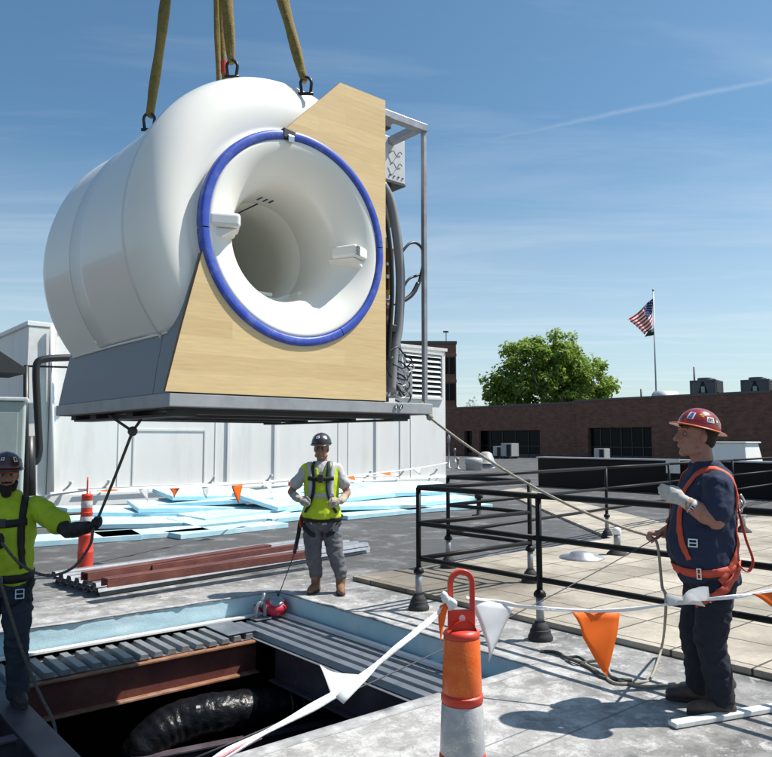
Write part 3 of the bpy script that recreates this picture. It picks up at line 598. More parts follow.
# ------------------------------------------------------------------ flags
FD = 95.0
pt = Q(654.5, 291, FD); pb = Q(657, 420, FD)
t = thing('flagpole', 'tall slim metal flagpole rising beyond the brick building', 'flagpole', (pb.x, pb.y, -6))
m = MB(); m.tube([(0, 0, 0), (0, 0, pt.z + 6)], [.16, .07], 10); obj('pole', m, M['galv'], t, smooth=True)
m = MB(); m.lathe([(0, -.15), (.13, -.08), (.15, 0), (.13, .08), (0, .15)], 10, c=(0, 0, pt.z + 6.12)); obj('finial', m, M['brass'], t, smooth=True)
def clothmat(n, c):
    m = leaf_mat(n, c, 1.25); return m
fr_, fw_, fb_ = clothmat('flag_red', (.62, .03, .05)), clothmat('flag_white', (.85, .85, .85)), clothmat('flag_blue', (.03, .045, .2))
# corners: hoist top, fly top, hoist bottom, fly bottom (a drooping flag)
hT, fT, hB, fB = Q(653.5, 298, FD), Q(627, 321, FD), Q(653.5, 325, FD), Q(643, 336, FD)
def flagpt(a, c):                                    # a along the fly, c down the hoist
    p = hT.lerp(fT, a).lerp(hB.lerp(fB, a), c)
    return p + Vector((0, 1, 0)) * (.45 * math.sin(a * 9 + c * 2.2)) + Vector((.12, 0, .25)) * math.sin(a * 7.5 + c * 1.5) * a
m = MB(); NX, NY = 40, 39
vs = [flagpt(i / NX, j / NY) for j in range(NY + 1) for i in range(NX + 1)]; m.v = [tuple(v) for v in vs]
for j in range(NY):
    for i in range(NX):
        st = int(j / 3); m.f.append((j * (NX + 1) + i, j * (NX + 1) + i + 1, (j + 1) * (NX + 1) + i + 1, (j + 1) * (NX + 1) + i)); m.m.append((1 if (i % 3 == 1 and j % 4 == (1 if (i // 3) % 2 else 3)) else 2) if (i < NX * .42 and st < 7) else (0 if st % 2 == 0 else 1))
fl = obj('flag', m, [fr_, fw_, fb_], smooth=True, fix=False); tag(fl, 'American stars and stripes flag blowing to the left from the flagpole', 'flag')
so_ = fl.modifiers.new('sol', 'SOLIDIFY'); so_.thickness = .01
g0, g1, g2, g3 = Q(653.5, 328, FD), Q(648, 331, FD), Q(654, 335, FD), Q(644.5, 337, FD)
m = MB(); m.grid(lambda a, c: g0.lerp(g1, a).lerp(g2.lerp(g3, a), c) + Vector((0, .2 * math.sin(a * 6), 0)), 10, 8)
f2 = obj('flag', m, clothmat('flag_green', (.02, .07, .05)), smooth=True, fix=False); tag(f2, 'small dark green flag flying below the striped flag', 'flag'); f2.modifiers.new('sol', 'SOLIDIFY').thickness = .01
m = MB(); m.grid(lambda a, c: g0.lerp(g1, a * .4).lerp(g2.lerp(g3, a * .4), c * .5) + Vector((0, -.05, 0)), 4, 4); obj('white_patch', m, fw_, f2, fix=False)

# ------------------------------------------------------------------ trees
def tree(name, label, px, py_top, py_bot, width_px, dist, leaf, n_leaf, seed, lobes):
    rnd = random.Random(seed); k = dist / FPX
    c = Q(px, (py_top + py_bot) / 2, dist); W_ = width_px * k / 2; H_ = (py_bot - py_top) * k / 2
    t = thing(name, label, 'tree', (c.x, c.y, -6)); zc_ = c.z + 6
    m = MB(); m.tube([(0, 0, 0), (.1, 0, zc_ * .3), (0, .1, zc_ * .6)], [.55, .45, .35], 10)
    for q in range(9):
        a = q * 2.4; zz = zc_ * (.45 + .03 * q); L_ = W_ * .75
        m.tube([(0, 0, zz), (math.cos(a) * L_ * .5, math.sin(a) * L_ * .5, zz + H_ * .45), (math.cos(a) * L_, math.sin(a) * L_, zz + H_ * .9)], [.2, .12, .04], 6)
    obj('trunk', m, M['bark'], t, smooth=True)
    cl = []
    for (lx, lz, lr) in lobes:                       # lobes in crown units
        for q in range(int(26 * lr * lr * 6)):
            d = Vector((rnd.gauss(0, 1), rnd.gauss(0, 1), rnd.gauss(0, 1))).normalized() * (lr * rnd.uniform(.55, 1.02))
            cl.append((Vector(((lx + d.x) * W_, d.y * W_ * .9, zc_ + (lz + d.z) * H_)), rnd.uniform(.07, .15) * W_))
    m = MB(); per = n_leaf // len(cl); sz = .034 * W_
    for cc, cr_ in cl:
        for q in range(per):
            d = Vector((rnd.gauss(0, 1), rnd.gauss(0, 1), rnd.gauss(0, .75))); d = d.normalized() * cr_ * rnd.uniform(.2, 1.1) ** .7
            p = cc + d; nn = (d.normalized() * .6 + Vector((rnd.uniform(-1, 1), rnd.uniform(-1, 1), rnd.uniform(-.2, 1.2)))).normalized()
            a = nn.orthogonal().normalized(); a.rotate(Quaternion(nn, rnd.uniform(0, 6.28))); e = nn.cross(a); s_ = sz * rnd.uniform(.6, 1.3)
            m.add([p - a * s_, p + e * s_ * .5, p + a * s_, p - e * s_ * .5], [(0, 1, 2, 3)])
    obj('crown', m, leaf, t, fix=False)
    return t
tree('leafy_tree', 'large round bright green leafy tree behind the brick building', 547, 329, 420, 134, 92, M['leaf'], 26000, 3,
     [(0, .15, .62), (-.5, -.25, .46), (.5, -.2, .48), (.15, .5, .42), (-.25, .4, .42), (.75, -.35, .28), (-.78, -.45, .25), (0, -.4, .6), (.32, .1, .5)])
tree('leafy_tree', 'small grey green tree peeking out left of the big round tree', 472, 390, 425, 20, 110, M['leaf2'], 2500, 5, [(0, 0, .7), (.4, -.3, .5), (-.4, -.3, .5)])
tree('leafy_tree', 'low dark green tree just right of the big round tree above the parapet', 622, 394, 425, 26, 118, M['leaf2'], 2500, 8, [(0, 0, .7), (.4, -.3, .5), (-.4, -.3, .5)])

# ------------------------------------------------------------------ guard railing
A_, C_, D_, B_, F_ = (5.0, 5.46), (5.03, 4.0), (6.72, 5.47), (6.68, 6.74), (11.0, 7.30)
E_ = (5.04, 2.50); E2 = (5.04, .55); E3 = (5.04, -1.6)
fd = Vector((F_[0] - B_[0], F_[1] - B_[1])); H2 = tuple(Vector(B_) + fd * 1.62); H3 = tuple(Vector(B_) + fd * 2.48); H4 = tuple(Vector(B_) + fd * 4)
rt = thing('guard_railing', 'black three rail pipe guard railing on weighted rubber bases around the paver walkway', 'railing', (0, 0, 0), GA)
def post(p, z=0):
    m = MB(); m.tube([(p[0], p[1], z + .3), (p[0], p[1], 1.18)], .0255, 12); po = obj('post', m, M['blackpipe'], rt, smooth=True)
    m = MB(); m.lathe([(0, 0), (.102, 0), (.105, .018), (.092, .045), (.088, .05), (.084, .08), (.074, .085), (.069, .11), (.053, .125), (.042, .145)], 20, c=(p[0], p[1], z + .003)); obj('base', m, M['rubber'], po, angle=40)
    m = MB(); m.tube([(p[0], p[1], z + .13), (p[0], p[1], z + .35)], .033, 14); obj('sleeve', m, M['galv'], po, smooth=True)
    m = MB(); m.lathe([(.034, 0), (.05, .005), (.052, .03), (.04, .05), (.027, .06)], 14, c=(p[0], p[1], z + .345)); obj('coupling', m, M['blackpipe'], po, smooth=True)
for p in (A_, C_, E_, E2): post(p)
for p in (D_, B_, F_, H2, H3, H4): post(p, .05 if p in (D_, B_) else 0)
for z, r_ in ((1.18, .0255), (.83, .0235), (.49, .0235)):
    for a, c in ((E3, E2), (E2, E_), (E_, C_), (C_, A_), (A_, D_), (D_, B_), (B_, F_), (F_, H2), (H2, H3), (H3, H4)):
        m = MB(); m.tube([(a[0], a[1], z), (c[0], c[1], z)], r_, 12); obj('rail', m, M['blackpipe'], rt, smooth=True)

# ------------------------------------------------------------------ blue foam boards
def board(px, py, z, L_, W_, ang, tx, ty, label, th=.085):
    p = P(px, py); m = MB(); m.box(-L_ / 2, L_ / 2, -W_ / 2, W_ / 2, 0, th)
    o = obj('foam_board', m, M['foam'], bevel=.004, seg=1, loc=(p.x, p.y, z)); o.rotation_euler = (R(tx), R(ty), R(ang))
    tag(o, label, 'foam board', 'pale blue insulation boards left on the roof')
BD = [
 (146, 525, .02, 2.4, 1.2, 19, 1, 1, 'blue foam board at the bottom left of the left pile'),
 (236, 522, .03, 2.4, 1.2, 41, 2, -1, 'blue foam board at the bottom right of the left pile'),
 (150, 519, .10, 2.4, 1.2, 14, 0, 2, 'blue foam board sticking out left from the middle of the left pile'),
 (243, 518, .10, 2.6, 1.2, 46, 1, -2, 'long blue foam board sticking out right from the middle of the left pile'),
 (190, 517, .20, 2.4, 1.2, 30, 4, 2, 'blue foam board just under the top boards of the left pile'),
 (215, 515, .29, 2.4, 1.2, 17, 2, -2, 'second board from the top of the left foam pile'),
 (213, 513, .39, 2.4, 1.2, 38, 5, 2, 'topmost blue foam board of the left pile, lying askew'),
 (152, 536, .005, 1.8, .8, 33, 0, 0, 'short blue foam board on the roof in front of the left pile'),
 (228, 532, .005, 2.3, .6, 47, 0, 0, 'long narrow blue foam board in front of the left pile, right of the short one'),
 (80, 522, .01, 2.4, 1.0, 40, 0, 0, 'blue foam board lying flat behind the orange post at left'),
 (60, 542, .005, 2.4, .9, 30, 0, 0, 'blue foam board lying flat beside the man in yellow'),
 (108, 513, .06, 2.2, .8, 46, 0, 3, 'blue foam board at the back near the wall, left of the left pile'),
 (298, 517, .01, 2.4, 1.2, 48, 0, 0, 'bottom foam board behind the man in the vest'),
 (284, 513, .30, 2.4, 1.2, 66, 13, 0, 'tilted foam board leaning down left of the man in the vest'),
 (305, 510, .34, 2.2, 1.2, 52, 6, -3, 'upper foam board behind the arm of the man in the vest'),
 (374, 514, .01, 2.6, 1.2, 44, 0, 0, 'bottom foam board right of the man in the vest'),
 (370, 512, .14, 2.4, 1.2, 36, 3, 2, 'middle foam board right of the man in the vest'),
 (358, 508, .36, 2.5, 1.3, 52, 9, 0, 'top foam board just right of the man in the vest'),
 (436, 509, .01, 2.6, 1.2, 36, 0, 0, 'bottom foam board at the right end of the right pile'),
 (426, 507, .14, 2.4, 1.2, 45, 3, -1, 'middle foam board at the right end of the right pile'),
 (410, 504, .36, 2.7, 1.3, 33, 9, 1, 'topmost foam board at the right end of the right pile'),
]
for a in BD: board(*a)

# ------------------------------------------------------------------ stacked deck sheets and red beams
d0 = toG(P(96, 598)); d1 = toG(P(352, 556)); dirn = Vector((d1.x - d0.x, d1.y - d0.y, 0)); DL = 4.15
DA = GA + math.atan2(dirn.y, dirn.x); o0 = P(96, 598)
def deck_sheet(z, dx, dy, label):
    m = MB(); WD = 1.15; n_ = 6; prof = []
    for k in range(n_):
        x = k * WD / n_; prof += [(x, 0), (x + .02, .045), (x + .10, .045), (x + .125, 0)]
    prof += [(WD, 0)]
    m.add([(0, y, zz) for y, zz in prof] + [(DL, y, zz) for y, zz in prof], [(i, i + 1, len(prof) + i + 1, len(prof) + i) for i in range(len(prof) - 1)])
    o = obj('deck_sheet', m, M['galv'], loc=o0 + Vector((math.cos(DA) * dx - math.sin(DA) * dy, math.sin(DA) * dx + math.cos(DA) * dy, z))); o.rotation_euler = (0, 0, DA)
    s_ = o.modifiers.new('sol', 'SOLIDIFY'); s_.thickness = .004; tag(o, label, 'metal sheet', 'ribbed deck sheets stacked by the opening')
deck_sheet(.005, .06, .03, 'bottom ribbed grey steel deck sheet of the stack'); deck_sheet(.055, .02, -.01, 'middle ribbed grey steel deck sheet of the stack'); deck_sheet(.105, 0, 0, 'top ribbed grey steel deck sheet under the red channels')
def channel(px0, py0, px1, py1, z, wd, h, label):
    a = P(px0, py0, z); c = P(px1, py1, z); d = c - a
    m = MB(); L_ = d.length; m.box(0, L_, -wd / 2, wd / 2, h - .012, h); m.box(0, L_, -wd / 2, -wd / 2 + .012, 0, h - .0125); m.box(0, L_, wd / 2 - .012, wd / 2, 0, h - .0125)
    o = obj('steel_channel', m, M['redsteel'], bevel=.004, loc=a); o.rotation_euler = (0, 0, math.atan2(d.y, d.x)); tag(o, label, 'steel channel', 'red primed channels on the deck sheets')
channel(84, 581, 268, 551, .152, .14, .09, 'red brown steel channel furthest back on the ribbed sheets'); channel(104, 587, 318, 556, .152, .15, .09, 'red brown steel channel nearest the front edge of the ribbed sheets')
channel(150, 571, 296, 549, .152, .10, .07, 'thin red brown steel channel lying behind the other two'); 
m = MB(); p0, p1 = P(672, 728), P(790, 708)
m.bar(p0 + Vector((0, 0, .02)), p1 + Vector((0, 0, .02)), .07, .03); tag(obj('white_board', m, M['plank'], bevel=.006), 'dirty white narrow board lying on the roof by the dark boots', 'board')
# ================================================================== THE HANGING SCANNER
MO = Q(169, 403, 4.2); MO.z -= .02
mri = thing('scanner_machine', 'large white cylindrical scanner machine with blue ring and wood front panel hanging from slings', 'medical scanner', MO, GA)
def ML(px, py, s=0): q = PL(px, py, MO + gb * s, gb) - MO; return Vector((q.dot(gu), s, q.z))     # photo pixel -> machine coordinates on the plane s behind the front
CX, CZ, RD = .866, 1.125, 1.05
# base frame
m = MB(); m.box(0, 2.065, .0, 2.13, .0, .08); base = obj('base_frame', m, M['mribase'], mri, bevel=.006)
m = MB()
for s in (.14, .8, 1.5, 1.95): m.box(.1, 1.96, s, s + .12, -.034, -.002)
for x in (.1, 1.8): m.box(x, x + .14, .14, 2.0, -.048, -.0345)
obj('under_channel', m, M['under'], base)
m = MB(); m.box(.02, 2.016, .03, 2.11, -.004, -.0005); obj('under_plate', m, M['under'], base)
m = MB(); m.box(.35, .95, .28, .62, -.012, -.005); m.box(1.25, 1.72, .3, .7, -.012, -.005); obj('pale_plate', m, M['whitewall'], base)
m = MB()
for x in (1.70, 1.745): m.lathe([(.016, -.012), (.016, -.001), (0, -.013)], 10, c=(x, 0, .05), ax='y')
obj('bolt', m, M['silver'], base)
# skirt
sk = [(.012, .082), (.035, .25), (.075, .49), (.12, .70), (.19, .93)]
m = MB(); prof = sk + [(x + .03, z) for x, z in reversed(sk)]
m.prism(prof, lambda p, d: Vector((p[0], d, p[1])), .032, .262); obj('skirt_panel', m, M['mrigrey'], mri, bevel=.003)
sk2 = [(.012, .082), (.035, .25), (.082, .52)]; prof = sk2 + [(x + .4, z) for x, z in reversed(sk2)]
m = MB(); m.prism(prof, lambda p, d: Vector((p[0], p[1] and (.27 + d * (1.85 - p[1] * .12)), p[1])), 0, 1); obj('skirt_panel', m, M['mrigrey'], mri, bevel=.003)
m = MB(); m.prism([(1.62, .082), (1.55, .60), (1.2, .60), (1.2, .082)], lambda p, d: Vector((p[0], d, p[1])), .06, 2.0); obj('skirt_panel', m, M['under'], mri)
# shell: front bulge and rear drum, turned about the bore axis, open below
A0, A1 = R(-40), R(220)
def shellmesh(prof, a0=R(34)):
    m = MB(); m.lathe(prof, 110, c=(CX, 0, CZ), ax='y', a0=a0, a1=A1)
    for i, v in enumerate(m.v):                         # the cover is a little taller than wide
        x, y, z = v; r = math.hypot(x - CX, z - CZ); f = max(0, min(1, (r - .72) / .30)); f = f * f * (3 - 2 * f)
        if z > CZ: m.v[i] = (x, y, CZ + (z - CZ) * (1 + .088 * f))
    return m
fp = [(.704, .02), (.704, .062), (.75, .052), (.80, .044), (.86, .046), (.92, .062), (.97, .094), (1.01, .14), (1.036, .195), (1.052, .26), (1.056, .30)]
sh = obj('front_shell', shellmesh(fp), M['mriwhite'], mri, smooth=True); q = sh.modifiers.new('sol', 'SOLIDIFY'); q.thickness = .03; q.offset = -1
rp = [(1.052, .308), (1.050, .34), (1.035, .55), (1.028, .8), (1.028, 1.1), (1.032, 1.36)]
sh2 = obj('drum_shell', shellmesh(rp), M['mriwhite'], mri, smooth=True); q = sh2.modifiers.new('sol', 'SOLIDIFY'); q.thickness = .03; q.offset = -1
rp = [(1.030, 1.37), (1.034, 1.40), (1.036, 1.66), (1.044, 1.78), (1.052, 1.86), (1.053, 1.91), (1.045, 1.96), (1.015, 2.0), (.95, 2.02), (.6, 2.04), (0, 2.05)]
sh3 = obj('rear_shell', shellmesh(rp, A0), M['mriwhite'], mri, smooth=True)
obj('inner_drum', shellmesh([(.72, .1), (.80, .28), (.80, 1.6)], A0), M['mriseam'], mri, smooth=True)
# rolled lower lips of the shell
for ang in (A1,):
    m = MB(); x, z = CX + math.cos(ang) * 1.045, CZ + math.sin(ang) * 1.045
    m.tube([(x, .20, z), (x, .3, z), (x, 1.0, z + .006), (x, 1.95, z)], [.006, .009, .008, .010], 10); obj('lip', m, M['mriwhite'], sh2, smooth=True)
    m = MB(); m.tube([(x, .285, z + .02), (x, .305, z - .02)], .010, 8); obj('lip_end', m, M['mriwhite'], sh2, smooth=True)
# flared funnel and bore
fl = [(.648, -.004), (.642, -.010), (.628, -.010), (.60, -.004), (.565, .008), (.52, .036), (.475, .075), (.435, .118), (.405, .165), (.387, .22), (.376, .29), (.369, .37), (.3655, .45), (.364, .535)]
m = MB(); m.lathe(fl, 96, c=(CX, 0, CZ), ax='y'); obj('funnel', m, M['mriwhite'], mri, smooth=True)
bo = [(.364, .536), (.366, .5365), (.366, .539), (.3635, .5395), (.3625, .9), (.36, 1.84), (0, 1.845)]
m = MB(); m.lathe(bo, 72, c=(CX, 0, CZ), ax='y'); br = obj('bore_tube', m, M['mribore'], mri, smooth=True)
m = MB()
for k, (a, s0, s1) in enumerate(((92, .52, .80), (100, .375, .44), (91, .40, .46), (84, .395, .455))):
    rr_ = .361 if k == 0 else .364; x, z = CX + math.cos(R(a)) * rr_, CZ + math.sin(R(a)) * rr_; m.bar((x, s0, z), (x, s1, z), .012, .004, (math.cos(R(a)), 0, math.sin(R(a))))
obj('bore_slot', m, M['under'], br)
# table bed bottom of the bore with its notched front edge
m = MB(); pr = []
for k in range(25):
    a = R(205 + k * (335 - 205) / 24); pr.append((CX + math.cos(a) * .362, CZ + math.sin(a) * .362))
zb = CZ - .275
m.prism([(CX - .27, zb), (CX - .255, zb + .02), (CX - .12, zb - .035), (CX + .12, zb - .035), (CX + .255, zb + .02), (CX + .27, zb), (CX + .2, zb - .07), (CX - .2, zb - .07)], lambda p, d: Vector((p[0], d, p[1])), .46, 1.8); obj('table_guide', m, M['mriwhite'], mri, bevel=.008)
for sgn in (-1, 1):
    m = MB(); m.box(CX + sgn * .26 - .035, CX + sgn * .26 + .035, .34, .9, zb - .03, zb + .012); obj('guide_rail', m, M['mriwhite'], mri, bevel=.012)
m = MB(); m.box(CX - .06, CX + .06, .42, .5, zb - .04, zb - .012); obj('table_latch', m, M['mriwhite'], mri, bevel=.008)
# blue ring in two arcs with a dark clasp at the top
rg = [(.649, -.006), (.652, -.016), (.660, -.022), (.690, -.022), (.702, -.018), (.708, -.008), (.709, .03)]
for a0, a1 in ((R(102), R(184)), (R(184.6), R(300)), (R(300.5), R(364)), (R(364.5), R(454.5))):
    m = MB(); m.lathe(rg, 50, c=(CX, 0, CZ), ax='y', a0=a0, a1=a1); obj('ring_trim', m, M['blue'], mri, smooth=True)
ca = R(98.2); cx, cz = CX + math.cos(ca) * .68, CZ + math.sin(ca) * .68
m = MB(); m.bar((cx - .045, -.001, cz + .005), (cx + .045, -.001, cz - .005), .05, .066, (0, 0, 1)); cl_ = obj('clasp', m, M['under'], mri, bevel=.006)
m = MB(); m.box(cx - .015, cx + .03, -.036, -.027, cz - .055, cz - .01); obj('clasp_lever', m, M['silver'], cl_, bevel=.003)
# hand controls on both sides of the funnel
def lug(p0, sg):
    m = MB(); d = Vector(p0)
    M4 = Matrix.Translation(d) @ Matrix.Rotation(sg * R(24), 4, 'Z') @ Matrix.Diagonal((.84, 1, .80, 1))
    m.box(-.115, .115, -.045, .16, -.055, .055, M4); o = obj('control_pad', m, M['mriwhite'], mri, bevel=.022, seg=4)
    m = MB(); m.prism([(-.10, -.056), (.10, -.056), (.05 * sg + .04, -.125), (.05 * sg - .02, -.125)], lambda p, dd: M4 @ Vector((p[0], dd, p[1])), -.02, .2); obj('pad_bracket', m, M['mriwhite'], o, bevel=.012)
    if sg > 0:
        m = MB()
        for k in range(6): m.box(-.105, -.05, -.0475, -.0445, -.04 + k * .0145, -.033 + k * .0145, M4)
        obj('vent_slots', m, M['under'], o)
lug((CX - .545, -.005, CZ + .012), -1); lug((CX + .495, .02, CZ - .012), 1)
# wood front panel: outline with the ring's arc cut out
arc0 = math.atan2(1.824 - CZ, .733 - CX); arc1 = R(195.6) - 2 * math.pi
pr = [(-.026, .086), (1.606, .086), (1.600, 2.285), (1.191, 2.29), (1.02, 2.115), (.86, 1.95)]
N_ = 60
for k in range(N_ + 1):
    a = arc0 + (arc1 - arc0) * k / N_; pr.append((CX + math.cos(a) * .706, CZ + math.sin(a) * .706))
pr += [(.125, .70), (.072, .495), (.018, .27)]
bm = bmesh.new(); vsb = [bm.verts.new((x, -.003, z)) for x, z in pr]; es = [bm.edges.new((vsb[i], vsb[(i + 1) % len(vsb)])) for i in range(len(vsb))]
bmesh.ops.triangle_fill(bm, edges=es, use_beauty=True)
rr = bmesh.ops.extrude_face_region(bm, geom=list(bm.faces)); bmesh.ops.translate(bm, vec=(0, .032, 0), verts=[v for v in rr['geom'] if isinstance(v, bmesh.types.BMVert)])
bmesh.ops.recalc_face_normals(bm, faces=bm.faces)
me = bpy.data.meshes.new('wood_panel'); bm.to_mesh(me); bm.free(); me.materials.append(M['wood']); me.materials.append(M['ply'])
for p in me.polygons:
    if abs(p.normal.y) < .5: p.material_index = 1
obj('wood_panel', me, None, mri, fix=False)
m = MB(); m.prism([(1.604, .1), (1.6, 2.28), (1.595, 2.28), (1.599, .1)], lambda p, d: Vector((p[0], d, p[1])), .03, .09); obj('panel_batten', m, M['ply'], mri)
# right hand service frame
for nm, a, c in (('frame_post', (2.04, .06, .02), (2.04, .06, 2.20)), ('frame_post', (1.985, 1.2, .08), (1.985, 1.2, 2.20)), ('frame_post', (1.56, 1.2, .08), (1.56, 1.2, 2.2))):
    m = MB(); m.bar(a, c, .034, .034, (0, 1, 0)); obj(nm, m, M['galv'], mri, bevel=.004)
for a, c in (((1.40, .06, 2.215), (2.057, .06, 2.215)), ((2.0, .085, 2.213), (2.0, 1.25, 2.213)), ((1.55, 1.2, 2.205), (1.96, 1.2, 2.205)), ((1.72, .085, 2.21), (1.72, 1.2, 2.21)), ((1.62, .45, 2.208), (1.96, .45, 2.208))):
    m = MB(); m.bar(a, c, .06, .06); obj('frame_beam', m, M['galv'], mri, bevel=.005)
m = MB(); m.box(1.60, 1.68, .02, .10, 2.10, 2.20); obj('frame_clip', m, M['under'], mri, bevel=.01)
# services between frame and drum
p0 = ML(384, 134, .4); p1 = ML(405, 187, .4)
m = MB(); m.box(1.5, p1.x, .4, .8, p1.z + .02, p0.z); cb = obj('control_cabinet', m, M['cabinet'], mri, bevel=.006)
m = MB(); m.box(1.5, p1.x + .002, .395, .79, p1.z, p1.z + .017); m.box(1.55, p1.x - .12, .43, .7, p1.z - .35, p1.z - .003); obj('cabinet_tray', m, M['under'], cb)
m = MB()
for k, (x, z) in enumerate(((.10, .24), (.13, .14))):
    zz = p1.z + z; m.tube(smoothpath([(p1.x - .17, .392, zz), (p1.x - .14, .380, zz + .022), (p1.x - .11, .380, zz - .015), (p1.x - .07, .385, zz + .03), (p1.x - .04, .392, zz + .022)], 4), .003, 6)
for k in range(4): m.box(p1.x - .17 + k * .045, p1.x - .155 + k * .045, .392, .3995, p1.z + .06, p1.z + .066)
obj('cabinet_wiring', m, M['cable'], cb)
def hose(name, pix, s, r, m_, n=6):
    m = MB(); m.tube(smoothpath([ML(x, y, s if not isinstance(s, (list, tuple)) else s[i]) for i, (x, y) in enumerate(pix)], n), r, 10); return obj(name, m, m_, mri, smooth=True)
hose('hose', [(382, 184), (390, 200), (396, 230), (400, 268), (400, 300), (398, 330), (394, 352), (391, 392)], .16, .036, M['greyhose'])
hose('hose', [(380, 205), (387, 225), (391, 260), (392, 295), (390, 330), (388, 360)], .12, .017, M['cable'])
m = MB(); m.box(1.45, 1.93, .34, .8, .1, 1.40); obj('dark_backing', m, M['under'], mri, bevel=.01)  # plain box added as a dark backing behind the hoses
hose('cable', [(386, 303), (394, 304), (404, 300), (415, 292), (420, 278), (423, 262), (422, 249), (416, 243), (409, 244), (402, 252)], .24, .011, M['cable'])
hose('cable', [(388, 305), (400, 303), (412, 296), (419, 284), (421, 275), (416, 276), (409, 279), (404, 286)], .28, .010, M['cable'])
hose('cable', [(418, 283), (412, 294), (402, 302)], .22, .016, M['cable'])
hose('cable', [(392, 304), (386, 304)], .2, .014, M['silver'])
rnd = random.Random(4)
for k in range(9):
    x = 387 + rnd.uniform(0, 14)
    hose('cable', [(x, 325 + rnd.uniform(0, 20)), (x + rnd.uniform(-5, 8), 352 + rnd.uniform(-6, 6)), (x + rnd.uniform(-4, 10), 370 + rnd.uniform(-5, 5)), (388 + rnd.uniform(0, 18), 396)], .14 + .03 * k, rnd.choice((.006, .008, .011)), rnd.choice((M['cable'], M['cable'], M['silver'], M['greyhose'])))
for k in range(7):
    x0 = 389 + rnd.uniform(0, 3); y0 = 352 + k * 6
    hose('cable', [(x0, y0), (x0 + 8, y0 - 4 + rnd.uniform(-2, 2)), (x0 + 15, y0 + 2), (x0 + 18 + rnd.uniform(0, 5), y0 + 9), (x0 + 14, y0 + 16), (x0 + 4, y0 + 12)], .13 + .012 * k, .006, M['silver'] if k % 2 else M['cable'])
def mbx(name, x0, y0, x1, y1, s0, s1, m_, bev=.004):
    a = ML(x0, y0, s0); c = ML(x1, y1, s0); m = MB(); m.box(a.x, c.x, s0, s1, c.z, a.z); return obj(name, m, m_, mri, bevel=bev)
mbx('brass_valve', 389, 247, 394, 290, .22, .26, M['brass']); mbx('brass_valve', 387, 274, 391, 279, .2, .24, M['silver']); mbx('brass_valve', 387, 262, 391, 266, .2, .24, M['silver'])
mbx('yellow_tag', 388, 290, 393, 295, .2, .22, mat('yellow_tag', (.6, .42, .02), .5))
mbx('pump_unit', 372, 296, 392, 325, .3, .6, M['maroon'], .01); mbx('pump_unit', 372, 236, 386, 292, .3, .55, M['under'], .01)
mbx('junction_box', 374, 360, 396, 397, .25, .6, M['galv'], .01); mbx('junction_box', 398, 366, 413, 397, .35, .6, M['greyhose'], .01); mbx('junction_box', 378, 334, 388, 356, .2, .4, M['under'], .01)
mbx('clamp_block', 392, 324, 399, 333, .14, .2, M['cable'], .008)

# ------------------------------------------------------------------ slings with shackles
def shackle(t, c, s, d):
    """bow shackle at c, facing along d"""
    d = Vector(d).normalized(); x = d.cross(Vector((0, 0, 1))).normalized(); pts = []
    for k in range(13):
        a = math.pi * k / 12; pts.append(c + x * (math.cos(a) * .052 * s) + Vector((0, 0, 1)) * (math.sin(a) * .06 * s + .03 * s))
    pts = [c + x * .04 * s - Vector((0, 0, .07 * s))] + pts + [c - x * .04 * s - Vector((0, 0, .07 * s))]
    m = MB(); m.tube(pts, .015 * s, 8); o = obj('shackle', m, M['shackle'], t, smooth=True)
    m = MB(); m.tube([c + x * .07 * s - Vector((0, 0, .07 * s)), c - x * .07 * s - Vector((0, 0, .07 * s))], .016 * s, 8); obj('pin', m, M['shackle'], o, smooth=True)
TOP = Q(206, -303, 5.5)
def sling(label, px, py, Y, wpx, thick, sh=1.0, red=False, top=None, ring=True, pos=None):
    e = pos if pos is not None else Q(px, py, Y); wd = wpx / FPX * Y; tp = top or TOP + Vector((0, 0, -.1))
    t = thing('lifting_sling', label, 'lifting sling', e); tl = tp - e; L_ = tl.length; d = tl.normalized()
    side = cR - d * cR.dot(d); side.normalize(); nn = d.cross(side); m = MB(); rows = []
    N = 60
    for i in range(N + 1):
        f = i / N; y = .06 + f * (L_ - .06); ww = wd * (.5 + .06 * math.sin(f * 37) + .05 * noise.noise(Vector((f * 9, px, 0)))) * (.55 + .45 * min(1, f / .10)); tw = .35 * math.sin(f * 5 + px)
        s2 = side * math.cos(tw) + nn * math.sin(tw); n2 = nn * math.cos(tw) - side * math.sin(tw); c = d * y
        for k in range(12):
            a = 2 * math.pi * k / 12; rows.append(c + s2 * (math.cos(a) * ww) + n2 * (math.sin(a) * thick * (1 + .25 * math.cos(3 * a + f * 30))))
    m.add(rows, [(i * 12 + k, i * 12 + (k + 1) % 12, (i + 1) * 12 + (k + 1) % 12, (i + 1) * 12 + k) for i in range(N) for k in range(12)] + [tuple(range(12)), tuple(N * 12 + k for k in range(12))])
    o = obj('strap', m, M['sling'], t, smooth=True)
    if red: m = MB(); q = d * red; m.tube([q, q + d * .1], wd * .62, 10, flat=.8); obj('tag', m, M['slingred'], o)
    if ring: shackle(t, Vector((0, 0, .01)), sh, (nn.x, nn.y, 0))
    return t
sling('thick olive sling on the left holding the drum with a dark shackle', 149, 124, 4.9, 11.5, .03, .72)
sling('thick olive sling on the right, running to the top of the wood panel', 306, 88, 4.85, 12.5, .032, .72)
ct0 = sling('broad olive sling in the middle ending in a dark shackle above the drum', 232, 71, 5.15, 13, .02, .75)
sling('thin olive sling left of the red tagged one behind the drum', 213.5, 92, 5.7, 5.5, .012, ring=False, pos=MO + gu * .90 + gb * 1.2 + Vector((0, 0, CZ + 1.115)))
sling('thin olive sling with red tag between the two middle slings', 220, 92, 5.7, 5.5, .012, red=.50, ring=False, pos=MO + gu * .96 + gb * 1.2 + Vector((0, 0, CZ + 1.11)))
